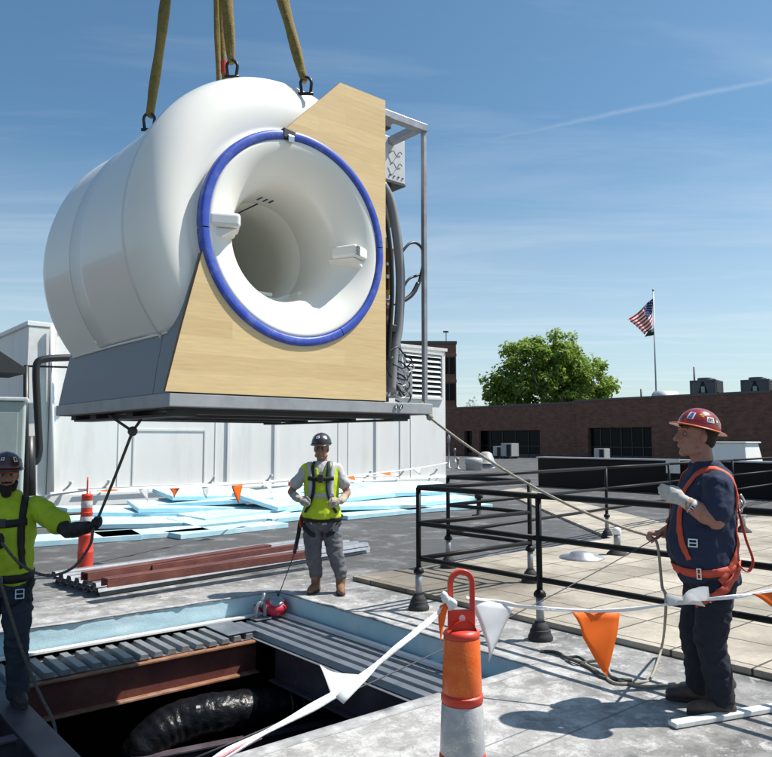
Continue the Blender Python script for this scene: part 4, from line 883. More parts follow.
m = MB(); m.tube([Vector((0, 0, -.05)), MO + gu * .95 + gb * .75 + Vector((0, 0, CZ + 1.11)) - ct0.location], .018, 8); obj('bridle', m, M['shackle'], ct0, smooth=True)

# ------------------------------------------------------------------ channelizer posts
def channelizer(name_loc, label, rz, near=True):
    t = thing('channelizer_post', label, 'channelizer post', name_loc, rz, 'orange channelizer posts')
    m = MB(); m.lathe([(0, 0), (.19, 0), (.19, .03), (.15, .05), (.10, .06), (0, .06)], 8); obj('base', m, M['rubber'], t, bevel=.006)
    pr = [(.105, .03), (.098, .07), (.090, .10), (.088, .28), (.092, .29), (.092, .31), (.085, .32), (.083, .48), (.087, .49), (.087, .51), (.078, .52)]
    z0, z1 = .52, .96
    pr += [(.080, .53), (.080, .575), (.0755, .579), (.069, .752), (.0725, .756), (.0725, .776), (.0665, .780), (.0615, .970), (.0635, .973), (.0635, .983), (.056, .993), (.030, .998), (0, .999)]
    m = MB(); m.lathe(pr, 32); bd = obj('post_body', m, M['cone'], t, angle=50)
    def sleeve(a, c, m_):
        def rad(z): 
            for (r0, h0), (r1, h1) in zip(pr, pr[1:]):
                if h0 <= z <= h1 and h1 > h0: return r0 + (r1 - r0) * (z - h0) / (h1 - h0)
        m = MB(); m.lathe([(rad(a) + .0008, a), (rad(a) + .0022, a + .004), (rad(c) + .0022, c - .004), (rad(c) + .0008, c)], 40); obj('reflective_sleeve', m, m_, t, smooth=True)
    for a, c, k in (((.784, .966, 'refl_o'), (.583, .748, 'refl_w'), (.335, .475, 'refl_o'), (.12, .27, 'refl_w')) if near else ((.83, .915, 'refl_w'), (.635, .725, 'refl_w'))): sleeve(a, c, M[k])
    # flat loop handle
    ou = []; inn = []
    for k in range(17):
        a = math.pi * k / 16; ou.append((math.cos(a) * .048, 1.152 + math.sin(a) * .048)); inn.append((math.cos(a) * .030, 1.150 + math.sin(a) * .030))
    m = MB(); q = [( .048, .945)] + ou + [(-.048, .945), (-.030, 1.062)] + inn[::-1] + [(.030, 1.062)]
    # handle as ring strip plus lower plate
    n = 17; ol = [(.048, 1.06)] + ou + [(-.048, 1.06)]; il = [(.030, 1.06)] + inn + [(-.030, 1.06)]; nn = len(ol); T = .0095
    vs = [Vector((x, y_, z_)) for y_ in (-T, T) for (x, z_) in ol + il]
    f = []
    for k in range(nn - 1):
        a, c, d, e = k, k + 1, nn + k + 1, nn + k; o2 = 2 * nn
        f += [(a, c, d, e), (o2 + a, o2 + e, o2 + d, o2 + c), (a, o2 + a, o2 + c, c), (e, d, o2 + d, o2 + e)]
    m = MB(); m.add(vs, f); m.box(-.048, .048, -T + .0002, T - .0002, .97, 1.0602); hd = obj('handle', m, M['cone'], t, bevel=.004, seg=3)
    m = MB(); m.tube([(0, -T - .002, 1.033), (0, T + .002, 1.033)], .0115, 12); obj('grommet', m, M['capwhite'], hd)
    m = MB(); m.lathe([(.046, 0), (.044, .012), (0, .012)], 16, c=(0, -.036, .985), ax='y', a0=0, a1=math.pi); obj('tab', m, M['cone'], hd)
    return t
fp = Q(461, 566, 2.64); fpost = channelizer((fp.x, fp.y, 0), 'near orange channelizer post with orange and silver reflective sleeves', R(8))
bp = P(84.5, 577); bpost = channelizer((bp.x, bp.y, 0), 'far orange red channelizer post behind the stacked steel at left', R(112), False)

# ------------------------------------------------------------------ pennant lines
def pennant(t, a, c, tip, m_, wave=.02, n=10, side=None):
    """triangle hanging between tape points a and c with its tip"""
    a, c, tip = Vector(a), Vector(c), Vector(tip); nn = (c - a).cross(tip - a).normalized(); m = MB(); vs = []; idx = {}
    for j in range(n + 1):
        for i in range(n + 1 - j):
            u_, v_ = i / n, j / n; p = a + (c - a) * (u_) + (tip - a) * v_
            p = p + nn * (wave * (1.5 * math.sin(u_ * 5 + v_ * 4.2 + a.x * 7) * (.25 + v_) + .8 * (1 - 2 * abs(noise.noise(p * 6.5))) * (.4 + v_))); idx[(i, j)] = len(vs); vs.append(p)
    fs = []
    for j in range(n):
        for i in range(n - j):
            fs.append((idx[(i, j)], idx[(i + 1, j)], idx[(i, j + 1)]))
            if i + j < n - 1: fs.append((idx[(i + 1, j)], idx[(i + 1, j + 1)], idx[(i, j + 1)]))
    m.add(vs, fs); o = obj('pennant', m, m_, t, smooth=True, fix=False); s = o.modifiers.new('sol', 'SOLIDIFY'); s.thickness = .0012; return o
def tape(t, pts, wd, m_, name='tape', tw0=0):
    pts = [Vector(p) for p in pts]; m = MB(); vs = []
    for i, p in enumerate(pts):
        d = (pts[min(i + 1, len(pts) - 1)] - pts[max(i - 1, 0)]).normalized(); s = Vector((0, 0, 1)) - d * d.z; s.normalize(); n = d.cross(s)
        tw = tw0 + 1.1 * noise.noise(Vector((i * .13, pts[0].x, 2))); ww = wd * (.85 + .45 * noise.noise(Vector((i * .16, 3, pts[0].y)))) * (1 if i > 6 else .55 + .45 * i / 6)
        q = s * math.cos(tw) + n * math.sin(tw); r_ = n * math.cos(tw) - s * math.sin(tw)
        for k, f in enumerate((-.5, -.28, -.05, .2, .5)):
            vs.append(p + q * ww * f + r_ * wd * .16 * noise.noise(Vector((i * .21, k * 2.7, pts[0].x))))
    m.add(vs, [(5 * i + k, 5 * i + k + 1, 5 * i + 6 + k, 5 * i + 5 + k) for i in range(len(pts) - 1) for k in range(4)])
    o = obj(name, m, m_, t, fix=False, angle=28); s = o.modifiers.new('sol', 'SOLIDIFY'); s.thickness = .0012; return o
hk = Q(449, 602, 2.62)
t = thing('pennant_line', 'white pennant tape sloping from the near orange post down to the lower left corner', 'pennant line', (0, 0, 0))
pl = smoothpath([hk, Q(428, 622, 2.52), Q(400, 645, 2.40), Q(360, 678, 2.22), Q(320, 703, 2.06), Q(270, 730, 1.90), Q(215, 760, 1.74), Q(150, 800, 1.58)], 8)
tape(t, pl, .024, M['cloth_w'])
pennant(t, Q(362, 675, 2.235), Q(331, 696, 2.12), Q(318, 666, 2.16), M['pen_w'], .008); pennant(t, Q(388, 654, 2.32), Q(333, 694, 2.11), Q(345, 703, 2.12), M['pen_w'], .008)
pennant(t, Q(441, 606, 2.58), Q(450, 600, 2.60), Q(437, 647, 2.56), M['cloth_o'], .012)
m = MB(); a, c = Q(262, 733, 1.885), Q(216, 758, 1.745); tape(t, [a.lerp(c, i / 10) + Vector((0, -.006, -.006)) for i in range(11)], .022, mat('pink_print', (.62, .25, .27), .6), 'print')
m = MB(); kp = Q(448, 602, 2.60); m.tube(smoothpath([kp + Vector((-.02, -.01, .02)), kp + Vector((.02, -.02, .0)), kp + Vector((.0, .01, -.02)), kp + Vector((-.015, -.02, .03)), kp + Vector((.01, -.015, -.015))], 5), .011, 8); obj('knot', m, M['cloth_w'], t, smooth=True)
t = thing('pennant_line', 'pennant tape running right from the near orange post, past the man in navy', 'pennant line', (0, 0, 0))
pl = [Q(466, 598, 2.66), Q(500, 602, 2.78), Q(520, 606, 2.85), Q(560, 609.5, 2.98), Q(600, 611, 3.1), Q(640, 608, 3.18), Q(690, 601, 3.25), Q(740, 596, 3.30), Q(775, 590, 3.33), Q(840, 580, 3.4)]
tape(t, smoothpath(pl, 7), .018, M['cloth_w'])
pennant(t, Q(471, 599, 2.68), Q(516, 606, 2.84), Q(491, 663, 2.74), M['pen_w'], .014); pennant(t, Q(571, 612, 3.02), Q(620, 613, 3.14), Q(611, 677, 3.06), M['cloth_o'], .022)
pennant(t, Q(676, 602, 3.23), Q(704, 599, 3.26), Q(706, 584, 3.2), M['pen_w'], .02); pennant(t, Q(681, 604, 3.2), Q(704, 605, 3.22), Q(691, 588, 3.16), M['pen_w'], .015); pennant(t, Q(668, 606, 3.22), Q(698, 604, 3.24), Q(668, 594, 3.2), M['pen_w'], .01)
pennant(t, Q(752, 594, 3.31), Q(800, 587, 3.36), Q(784, 612, 3.3), M['cloth_o'], .012)
t = thing('pennant_line', 'far pennant tape strung from the far orange post along the white building', 'pennant line', (0, 0, 0))
hb = Vector((bp.x, bp.y, 1.04)); rc = G(18.6, 18.8, .85)
pl2 = [hb.lerp(rc, i / 24) - Vector((0, 0, .14 * 4 * (i / 24) * (1 - i / 24))) for i in range(25)]
tape(t, pl2, .05, M['cloth_w'])
lf_ = Vector((-6.3, 9.9, .85)); pl3 = sag(hb, lf_, .06, 10); tape(t, pl3, .04, M['cloth_w'])
def at2(f): i = f * 24; k = min(int(i), 23); return pl2[k].lerp(pl2[k + 1], i - k)
def fpx(px):                                           # parameter where the far line crosses a photo column
    best = min(range(0, 241), key=lambda k: abs(386 + FPX * ((at2(k / 240) - cC).dot(cR)) / ((at2(k / 240) - cC).dot(cF)) - px)); return best / 240
for px, wpx, m_, dz, dx in ((98, 9, M['cloth_o'], -.02, .22), (138, 10, M['pen_w'], -.2, .05), (168, 12, M['cloth_o'], -.16, .0), (200, 10, M['pen_w'], -.2, .03), (231, 13, M['cloth_o'], -.34, .0), (262, 10, M['pen_w'], -.22, .1), (288, 10, M['cloth_o'], -.12, -.1), (345, 9, M['cloth_o'], -.1, .12), (380, 10, M['cloth_o'], -.08, .15), (412, 9, M['pen_w'], -.2, .1)):
    f = fpx(px); a = at2(f); c = at2(min(1, fpx(px + wpx))); pennant(t, a, c, a.lerp(c, .55) + Vector((dx, 0, dz)), m_, .012, 6)
a = pl3[2]; c = pl3[4]; pennant(t, a, c, a.lerp(c, .5) + Vector((0, 0, -.22)), M['pen_w'], .012, 6); a = pl3[5]; c = pl3[6]; pennant(t, a, c, a.lerp(c, .5) + Vector((.1, 0, -.14)), M['cloth_o'], .012, 6)

# ------------------------------------------------------------------ self retracting reel
rp_ = G(4.27, 6.93, -.208); t = thing('lifeline_reel', 'red self retracting lifeline reel with grey cover lying on the deck edge', 'lifeline reel', rp_, R(25))
m = MB(); m.lathe([(0, 0), (.125, 0), (.14, .02), (.14, .075), (.12, .10), (.07, .115), (0, .118)], 24); o = obj('housing', m, M['reelred'], t, smooth=True); o.scale = (.92, .8, .95); o.rotation_euler = (R(32), 0, 0); o.location = (0, 0, .06)
m = MB(); m.lathe([(.085, .108), (.085, .13), (.06, .138), (0, .138)], 20); o2 = obj('side_cover', m, M['galv'], o, smooth=True)
m = MB(); m.tube([(-.13, 0, .05), (-.19, -.02, .09), (-.21, .03, .12), (-.17, .06, .1), (-.13, .03, .06)], .012, 8); obj('carry_handle', m, M['reelred'], t, smooth=True)
ap = G(4.08, 6.9, -.208); t = thing('roof_anchor', 'small grey bolt-on anchor left of the red reel', 'anchor', ap, GA)
m = MB(); m.box(-.09, .09, -.07, .07, 0, .012); obj('plate', m, M['galv'], t)
m = MB(); m.tube(smoothpath([(-.05, 0, .01), (-.05, 0, .12), (0, 0, .17), (.05, 0, .12), (.05, 0, .01)], 5), .02, 8); obj('loop', m, M['galv'], t, smooth=True)
m = MB(); m.tube([(0, 0, .12), (.03, -.02, .26)], .016, 8); obj('hook', m, M['silver'], t, smooth=True)
# ================================================================== PEOPLE
def ball(mb, c, r, n=12, rot=None):
    rx, ry, rz = (r, r, r) if isinstance(r, (int, float)) else r; vs = []; c = Vector(c); k2 = n // 2
    for j in range(1, k2):
        ph = math.pi * j / k2
        for i in range(n):
            th = 2 * math.pi * i / n; v = Vector((rx * math.sin(ph) * math.cos(th), ry * math.sin(ph) * math.sin(th), rz * math.cos(ph)))
            vs.append(c + (rot @ v if rot else v))
    t = Vector((0, 0, rz)); bt_ = Vector((0, 0, -rz)); vs += [c + (rot @ t if rot else t), c + (rot @ bt_ if rot else bt_)]
    fs = [(j * n + i, (j + 1) * n + i, (j + 1) * n + (i + 1) % n, j * n + (i + 1) % n) for j in range(k2 - 2) for i in range(n)]
    T, B = len(vs) - 2, len(vs) - 1
    fs += [(T, i, (i + 1) % n) for i in range(n)] + [(B, (k2 - 2) * n + (i + 1) % n, (k2 - 2) * n + i) for i in range(n)]
    mb.add(vs, fs)
def limb(mb, pts, rad, n=12, flat=1.0, side=None):
    mb.tube(pts, rad, n, True, flat, side); ball(mb, pts[0], rad[0] * min(1, flat + .0), n); ball(mb, pts[-1], rad[-1] * min(1, flat), n)
    for p, r in zip(pts[1:-1], rad[1:-1]): ball(mb, p, r * .985 * min(1, flat), n)
def trunk(mb, rings, n=20, grow=0, mul=1.0):
    vs = [Vector((rx_ * math.cos(2 * math.pi * k / n), y + ry_ * math.sin(2 * math.pi * k / n), z)) for (z, y, rx, ry) in rings for rx_, ry_ in (((rx * mul + grow), (ry * mul + grow)),) for k in range(n)]
    N = len(rings); fs = [(i * n + k, i * n + (k + 1) % n, (i + 1) * n + (k + 1) % n, (i + 1) * n + k) for i in range(N - 1) for k in range(n)]
    fs += [tuple(range(n - 1, -1, -1)), tuple((N - 1) * n + k for k in range(n))]; mb.add(vs, fs)
def remesh(mb, name, vox, it=6, fac=.5):
    me = mb.mesh('tmp', []); b = bmesh.new(); b.from_mesh(me); bmesh.ops.recalc_face_normals(b, faces=b.faces); b.to_mesh(me); b.free()
    o = bpy.data.objects.new('tmp', me); COL.objects.link(o)
    q = o.modifiers.new('r', 'REMESH'); q.mode = 'VOXEL'; q.voxel_size = vox; q.use_smooth_shade = True
    s = o.modifiers.new('s', 'SMOOTH'); s.iterations = it; s.factor = fac
    dg = bpy.context.evaluated_depsgraph_get(); ev = o.evaluated_get(dg); out = bpy.data.meshes.new_from_object(ev); out.name = name
    bpy.data.objects.remove(o); bpy.data.meshes.remove(me); out.materials.clear(); return out
def wrinkle(me, amp, f, st=(1, 1, .5), seed=0):
    me.calc_loop_triangles(); nn = [v.normal.copy() for v in me.vertices]
    for v, n in zip(me.vertices, nn):
        p = Vector((v.co.x * f * st[0], v.co.y * f * st[1], v.co.z * f * st[2])) + Vector((seed, 0, 0))
        v.co += n * (amp * (1 - 2 * abs(noise.noise(p))) * 1.0 + amp * .5 * noise.noise(p * 2.3))
def bvh_of(*mes):
    vs = []; fs = []
    for me in mes:
        o = len(vs); vs += [v.co.copy() for v in me.vertices]; fs += [tuple(i + o for i in p.vertices) for p in me.polygons]
    return BVHTree.FromPolygons(vs, fs)
def strap(bv, pts, wd, m_, parent, name='strap', off=.007, closed=False, n=8):
    path = smoothpath(pts, n); rows = []
    pr = []
    for p in path: c, nn, _, _ = bv.find_nearest(p); pr.append((c, nn))
    cs = [c + nn * off for c, nn in pr]
    for k in range(3): cs = [cs[0]] + [(cs[i - 1] + cs[i] * 2 + cs[i + 1]) / 4 for i in range(1, len(cs) - 1)] + [cs[-1]]
    vs = []
    for i, c in enumerate(cs):
        d = (cs[min(i + 1, len(cs) - 1)] - cs[max(i - 1, 0)]).normalized(); s = d.cross(pr[i][1]).normalized(); vs += [c - s * wd / 2, c + pr[i][1] * .002, c + s * wd / 2]
    m = MB(); m.add(vs, [(3 * i + k, 3 * i + k + 1, 3 * i + 4 + k, 3 * i + 3 + k) for i in range(len(cs) - 1) for k in (0, 1)])
    o = obj(name, m, m_, parent, smooth=True, fix=False); q = o.modifiers.new('sol', 'SOLIDIFY'); q.thickness = .005; q.offset = 0; return o
def hand(mb, wr, d, pn, ts, curl, g=0.0, spread=.0, thumb_in=.3):
    wr = Vector(wr); d = Vector(d).normalized(); pn = Vector(pn); pn = (pn - d * pn.dot(d)).normalized(); lat = d.cross(pn) * ts
    rings = [(0, .027, .020), (.03, .034, .020), (.062, .042, .018), (.092, .043, .015), (.102, .038, .012)]; n = 12; vs = []
    for y, rx, ry in rings:
        for k in range(n): a = 2 * math.pi * k / n; vs.append(wr + d * y + lat * ((rx + g) * math.cos(a)) + pn * ((ry + g) * math.sin(a)))
    N = len(rings); mb.add(vs, [(i * n + k, i * n + (k + 1) % n, (i + 1) * n + (k + 1) % n, (i + 1) * n + k) for i in range(N - 1) for k in range(n)] + [tuple(range(n)), tuple((N - 1) * n + k for k in range(n))])
    cl = curl if isinstance(curl, (list, tuple)) else [curl] * 4
    for k, (off, L_) in enumerate(((.0325, .072), (.011, .080), (-.0105, .075), (-.031, .059))):
        p = wr + d * (.094 - (.006 if k in (0, 3) else 0)) + lat * off; ang = 0; pts = [p - d * .012]; 
        for seg, b in ((.46, 62), (.30, 80), (.24, 48)):
            ang += R(b) * cl[k]; dd = d * math.cos(ang) + pn * math.sin(ang) + lat * (off * spread * 8); dd.normalize(); pts.append(p); p = p + dd * (L_ * seg)
        pts.append(p); limb(mb, pts, [.0105 + g, .0105 + g, .0095 + g, .0088 + g, .0075 + g], 8)
    b0 = wr + d * .028 + lat * .022; d1 = (d * .62 + lat * .62 + pn * (.25 + thumb_in)).normalized(); b1 = b0 + d1 * .046; d2 = (d * .85 + lat * (.25 - thumb_in) + pn * (.25 + thumb_in)).normalized(); b2 = b1 + d2 * .034; b3 = b2 + (d2 + pn * thumb_in - lat * thumb_in).normalized() * .024
    limb(mb, [b0, b1, b2, b3], [.017 + g, .0135 + g, .0115 + g, .009 + g], 8)
def ringat(T, z):
    for a, c in zip(T, T[1:]):
        if a[0] <= z <= c[0]: f = (z - a[0]) / (c[0] - a[0]); return tuple(a[k] + (c[k] - a[k]) * f for k in range(4))
    return T[-1]
def person(label, loc, rz, S):
    """faces local -y, its left is local +x"""
    t = thing('person', label, 'person', loc, rz)
    sc = 1.0; hc = Vector(S['head']); HR = Matrix.Rotation(R(S.get('yaw', 0)), 3, 'Z') @ Matrix.Rotation(R(S.get('pitch', 0)), 3, 'X') @ Matrix.Rotation(R(S.get('roll', 0)), 3, 'Y')
    H = lambda x, y, z: hc + HR @ Vector((x, y, z))
    hs = S.get('hs', 1.0); piv = hc + HR @ Vector((0, .01, .045)); scl = lambda vs: [piv + (Vector(v) - piv) * hs for v in vs]
    b = MB()
    # --- one continuous body
    trunk(b, S['torso'], 20, 0, .86)
    nk = Vector(S['neck']); kk = S.get('nk', 1); limb(b, [nk - Vector((0, -.0, .06)), nk + Vector((0, 0, .02)), H(0, .02, -.06)], [.066 * kk, .058 * kk, .056 * kk], 12)
    hd_ = MB(); bk, b = b, hd_
    ball(b, H(0, .012, .035), (.076, .096, .088), 16, HR); ball(b, H(0, -.028, -.03), (.061, .068, .082), 14, HR); ball(b, H(0, .005, -.045), (.066, .07, .05), 12, HR)
    ball(b, H(0, -.070, -.097), (.029, .024, .021), 10, HR); limb(b, [H(-.055, -.008, -.075), H(0, -.066, -.098), H(.055, -.008, -.075)], [.022, .022, .022], 8)
    limb(b, [H(0, -.094, .022), H(0, -.112, -.008), H(0, -.121, -.026)], [.0085, .011, .0135], 8); ball(b, H(.011, -.104, -.030), .009, 8); ball(b, H(-.011, -.104, -.030), .009, 8)
    limb(b, [H(-.046, -.076, .036), H(-.02, -.092, .037), H(.02, -.092, .037), H(.046, -.076, .036)], [.009, .0105, .0105, .009], 8)
    ball(b, H(.036, -.076, -.018), (.02, .016, .018), 8, HR); ball(b, H(-.036, -.076, -.018), (.02, .016, .018), 8, HR)
    ball(b, H(0, -.096, -.053), (.023, .010, .0055), 10, HR); ball(b, H(0, -.095, -.064), (.021, .0105, .007), 10, HR)
    for s in (-1, 1): ball(b, H(s * .076, .012, -.004), (.011, .021, .033), 10, HR); ball(b, H(s * .073, .006, -.028), (.010, .012, .014), 8, HR)
    b = bk; b.add(scl(hd_.v), hd_.f)
    for s in (-1, 1):
        sh, el, wr = (Vector(S[k][s]) for k in ('sh', 'el', 'wr')); ar = S.get('arm', 1.0)
        limb(b, [sh * .9 + Vector((0, 0, sh.z * .1)), sh, sh.lerp(el, .5), el, el.lerp(wr, .3), el.lerp(wr, .7), wr], [.055, .056 * ar, .05 * ar, .042 * ar, .047 * ar, .037 * ar, .028 * ar], 12)
        hd = Vector(S['hd'][s]).normalized(); hand(b, wr, hd, S['pn'][s], s * S.get('ts', {}).get(s, 1), S['curl'][s])
        hp, kn, an = (Vector(S[k][s]) for k in ('hip', 'kn', 'an'))
        limb(b, [hp, hp.lerp(kn, .5), kn, kn.lerp(an, .35), an], [.082, .07, .052, .055, .038], 12)
        toe = Vector(S['toe'][s]).normalized(); limb(b, [an - toe * .03 - Vector((0, 0, .035)), an + toe * .08 - Vector((0, 0, .045)), an + toe * .15 - Vector((0, 0, .05))], [.036, .034, .026], 10)
    me = remesh(b, 'body', .0075, 3, .45); me.materials.append(S['skin']); bo_ = obj('body', me, None, t, smooth=True, fix=False)
    # --- eyes
    for s in (-1, 1):
        m = MB(); ball(m, H(s * .031, -.0775, .010), (.0115, .0115, .0085), 12); m.v = scl(m.v); e = obj('eye', m, M['eye'], bo_, smooth=True); m = MB(); ball(m, H(s * .031, -.0868, .010), (.0055, .004, .0065), 8); m.v = scl(m.v); obj('pupil', m, M['cable'], e, smooth=True)
    # --- trousers
    b = MB(); tr = [r for r in S['torso'] if r[0] < S['belt'] + .01] + [ringat(S['torso'], S['belt'] + .02)]; trunk(b, tr, 20, .010)
    for s in (-1, 1):
        hp, kn, an = (Vector(S[k][s]) for k in ('hip', 'kn', 'an')); k_ = S.get('leg', 1.0); lo_ = an + Vector((0, 0, S.get('hem', -.01)))
        limb(b, [hp, hp.lerp(kn, .45), kn + Vector((0, -.006, 0)), kn.lerp(lo_, .35), kn.lerp(lo_, .75), lo_], [.100 * k_, .098 * k_, .080 * k_, .076 * k_, .068 * k_, .070 * k_], 16)
    tm = remesh(b, 'trousers', .011, 5); wrinkle(tm, .010, 8, (1, 1, 1.5), 3); wrinkle(tm, .0055, 18, (1, 1, 1.3), 9); tm.materials.append(S['m_tr']); obj('trousers', tm, None, t, smooth=True, fix=False)
    # --- shirt
    b = MB(); tr = [ringat(S['torso'], S['belt'] - .07)] + [r for r in S['torso'] if r[0] >= S['belt'] - .06]; trunk(b, tr, 24, S.get('shirt_grow', .017))
    for s in (-1, 1):
        sh, el, wr = (Vector(S[k][s]) for k in ('sh', 'el', 'wr')); f = S.get('sleeve', .72); q = .074 * S.get('slv', 1)
        limb(b, [sh * .72 + Vector((0, 0, sh.z * .28 + .012)), sh, sh.lerp(el, f * .5), sh.lerp(el, f)], [.062, q, q * .98, q * 1.0], 14)
    smm = remesh(b, 'shirt', .0105, 6); wrinkle(smm, .011, 6.5, (1, 1, .8), 8); wrinkle(smm, .006, 15, (1, 1, .7), 2); smm.materials.append(S['m_sh']); so_ = obj('shirt', smm, None, t, smooth=True, fix=False)
    # --- boots
    for s in (-1, 1):
        an = Vector(S['an'][s]); toe = Vector(S['toe'][s]).normalized(); g0 = an.z - .085; b = MB()
        limb(b, [an + Vector((0, 0, S.get('boot_h', .13))), an + Vector((0, 0, .03)), an - Vector((0, 0, .03))], [.056, .053, .05], 12)
        limb(b, [an - toe * .045 - Vector((0, 0, .045)), an + toe * .05 - Vector((0, 0, .030)), an + toe * .12 - Vector((0, 0, .042)), an + toe * .175 - Vector((0, 0, .046))], [.043, .049, .047, .036], 12)
        bmx = remesh(b, 'boot', .009, 3)
        for v in bmx.vertices: v.co.z = max(v.co.z, g0 + .018)
        bmx.materials.append(S['m_bt']); bt2 = obj('boot', bmx, None, t, smooth=True, fix=False)
        sd_ = Vector((-toe.y, toe.x, 0)); pl_ = []
        for k in range(24):
            a = 2 * math.pi * k / 24; L_ = .145 * math.cos(a); wv = .052 * math.sin(a) * (1 - .1 * math.cos(a)); wv = math.copysign(min(abs(wv), .047), wv); pl_.append(an + toe * (.065 + L_) + sd_ * wv)
        m = MB(); m.prism([(p.x, p.y) for p in pl_], lambda p, d: Vector((p[0], p[1], d)), g0, g0 + .026); obj('sole', m, M['rubber'], bt2, bevel=.004)
    # --- gloves / arm sleeves
    for s, gm in S.get('glove', {}).items():
        wr = Vector(S['wr'][s]); el = Vector(S['el'][s]); hd = Vector(S['hd'][s]).normalized(); b = MB(); hand(b, wr, hd, S['pn'][s], s * S.get('ts', {}).get(s, 1), S['curl'][s], .0045)
        limb(b, [wr + hd * .02, wr, wr + (el - wr).normalized() * S.get('cuff', .06)], [.034, .036, .045], 14); gme = remesh(b, 'glove', .0065, 3); wrinkle(gme, .002, 30, (1, 1, 1)); gme.materials.append(gm); obj('glove', gme, None, t, smooth=True, fix=False)
    for s, gm in S.get('armsleeve', {}).items():
        sh, el, wr = (Vector(S[k][s]) for k in ('sh', 'el', 'wr')); b = MB(); limb(b, [sh.lerp(el, .55), el, el.lerp(wr, .35), wr], [.056, .053, .056, .04], 14); gme = remesh(b, 'arm_sleeve', .009, 4); wrinkle(gme, .004, 14, (1, 1, 1)); gme.materials.append(gm); obj('arm_sleeve', gme, None, t, smooth=True, fix=False)
    # --- hair under the hat
    b = MB(); ball(b, H(0, .03, .022), (.079, .083, .086), 14, HR); ball(b, H(0, .055, -.015), (.066, .05, .055), 12, HR); b.v = scl(b.v); hm = remesh(b, 'hair', .009, 3); hm.materials.append(S['hair']); obj('hair', hm, None, t, smooth=True, fix=False)
    if S.get('beard'):
        b = MB(); limb(b, [H(-.066, -.01, -.05), H(-.045, -.062, -.085), H(0, -.094, -.098), H(.045, -.062, -.085), H(.066, -.01, -.05)], [.016, .026, .03, .026, .016], 10); limb(b, [H(-.03, -.098, -.047), H(0, -.108, -.043), H(.03, -.098, -.047)], [.007, .009, .007], 8); ball(b, H(0, -.085, -.125), (.036, .03, .03), 10, HR); ball(b, H(0, -.086, -.078), (.034, .022, .018), 10, HR)
        hm = remesh(b, 'beard', .007, 3); wrinkle(hm, .003, 60, (1, 1, 1)); hm.materials.append(S['beard']); obj('beard', hm, None, t, smooth=True, fix=False)
    # --- hard hat
    m = MB(); HM = Matrix.Translation(H(0, .008, .052)) @ HR.to_4x4() @ Matrix.Rotation(R(S.get('hat_pitch', 0)), 4, 'X'); pf = []
    for k in range(17):
        a = math.pi / 2 * k / 16; pf.append((math.cos(a) ** .9 if k < 16 else 0, math.sin(a)))
    vs = []; n = 40
    for r, h in pf:
        for k in range(n):
            th = 2 * math.pi * k / n; x, y = .111 * r * math.cos(th), .133 * r * math.sin(th); rg_ = .004 * max(0, 1 - abs(x) / .03) * (1 - r) ** .3 if h > .3 else 0; vs.append(HM @ Vector((x, y, .122 * h + rg_)))
    m.add(vs, [(i * n + k, i * n + (k + 1) % n, (i + 1) * n + (k + 1) % n, (i + 1) * n + k) for i in range(16) for k in range(n)]); ht = obj('hard_hat', m, S['m_hat'], t, smooth=True); hatme = ht.data
    q = ht.modifiers.new('sol', 'SOLIDIFY'); q.thickness = .003
    m = MB(); vs = []
    for j in range(5):
        for k in range(n):
            th = 2 * math.pi * k / n; c_, s_ = math.cos(th), math.sin(th); ex = S['brim'](th); e = .0 + ex * j / 4; vs.append(HM @ Vector(((.111 + e) * c_, (.133 + e) * s_, .004 - .22 * e * (1 if ex < .03 else .9) - (.0 if j < 4 else .003))))
    m.add(vs, [(i * n + k, i * n + (k + 1) % n, (i + 1) * n + (k + 1) % n, (i + 1) * n + k) for i in range(4) for k in range(n)]); br_ = obj('brim', m, S.get('m_brim', S['m_hat']), ht, smooth=True); q = br_.modifiers.new('sol', 'SOLIDIFY'); q.thickness = .004
    m = MB(); m.lathe([(1, -.014), (1, .004)], 30, M=HM @ Matrix.Diagonal((.103, .123, 1, 1))); obj('band', m, M['cable'], ht, smooth=True)
    # stickers laid on the dome: (azimuth deg, height, w, h, pieces)
    hb_ = bvh_of(hatme); ctr = HM @ Vector((0, 0, .02))
    for az, hh, ww, hgt, back, marks, roll in S.get('stick', []):
        def on(x, y, o_):
            cr_, sr_ = math.cos(R(roll)), math.sin(R(roll)); x, y = x * cr_ - y * sr_, x * sr_ + y * cr_
            th = R(az) + x / .135; el_ = R(hh) + y / .135; d = HM.to_3x3() @ Vector((math.cos(th) * math.cos(el_), math.sin(th) * math.cos(el_), math.sin(el_))); hit = hb_.ray_cast(ctr + d * .5, -d); return (hit[0] if hit[0] else ctr + d * .13) + d * o_
        def patch(poly_fn, nx, ny, o_, m_, nm, par):
            m = MB(); m.grid(lambda i, j: on(*poly_fn(i, j), o_), nx, ny); o = obj(nm, m, m_, par, smooth=True, fix=False); return o
        sk_ = patch(lambda i, j: ((i - .5) * ww, (j - .5) * hgt), 8, 6, .0015, back, 'sticker', ht) if back else None
        for (x0, y0, x1, y1, sl, m_) in marks: patch(lambda i, j: (x0 + (x1 - x0) * i + sl * j, y0 + (y1 - y0) * j), 2, 3, .0024, m_, 'print', sk_ or ht)
    return t, smm, tm, so_, H
def pm(n, c, r=.8, **k): return mat(n, c, r, **k)
M['eye'] = pm('eye_white', (.26, .24, .23), .3); M['stk_w'] = pm('sticker_white', (.72, .72, .70), .5); M['stk_k'] = pm('sticker_black', (.01, .01, .01), .5); M['stk_b'] = pm('sticker_blue', (.04, .10, .40), .5); M['stk_r'] = pm('sticker_red', (.5, .02, .02), .5); M['stk_y'] = pm('sticker_yellow', (.6, .42, .05), .5); M['stk_g'] = pm('sticker_green', (.03, .22, .08), .5)
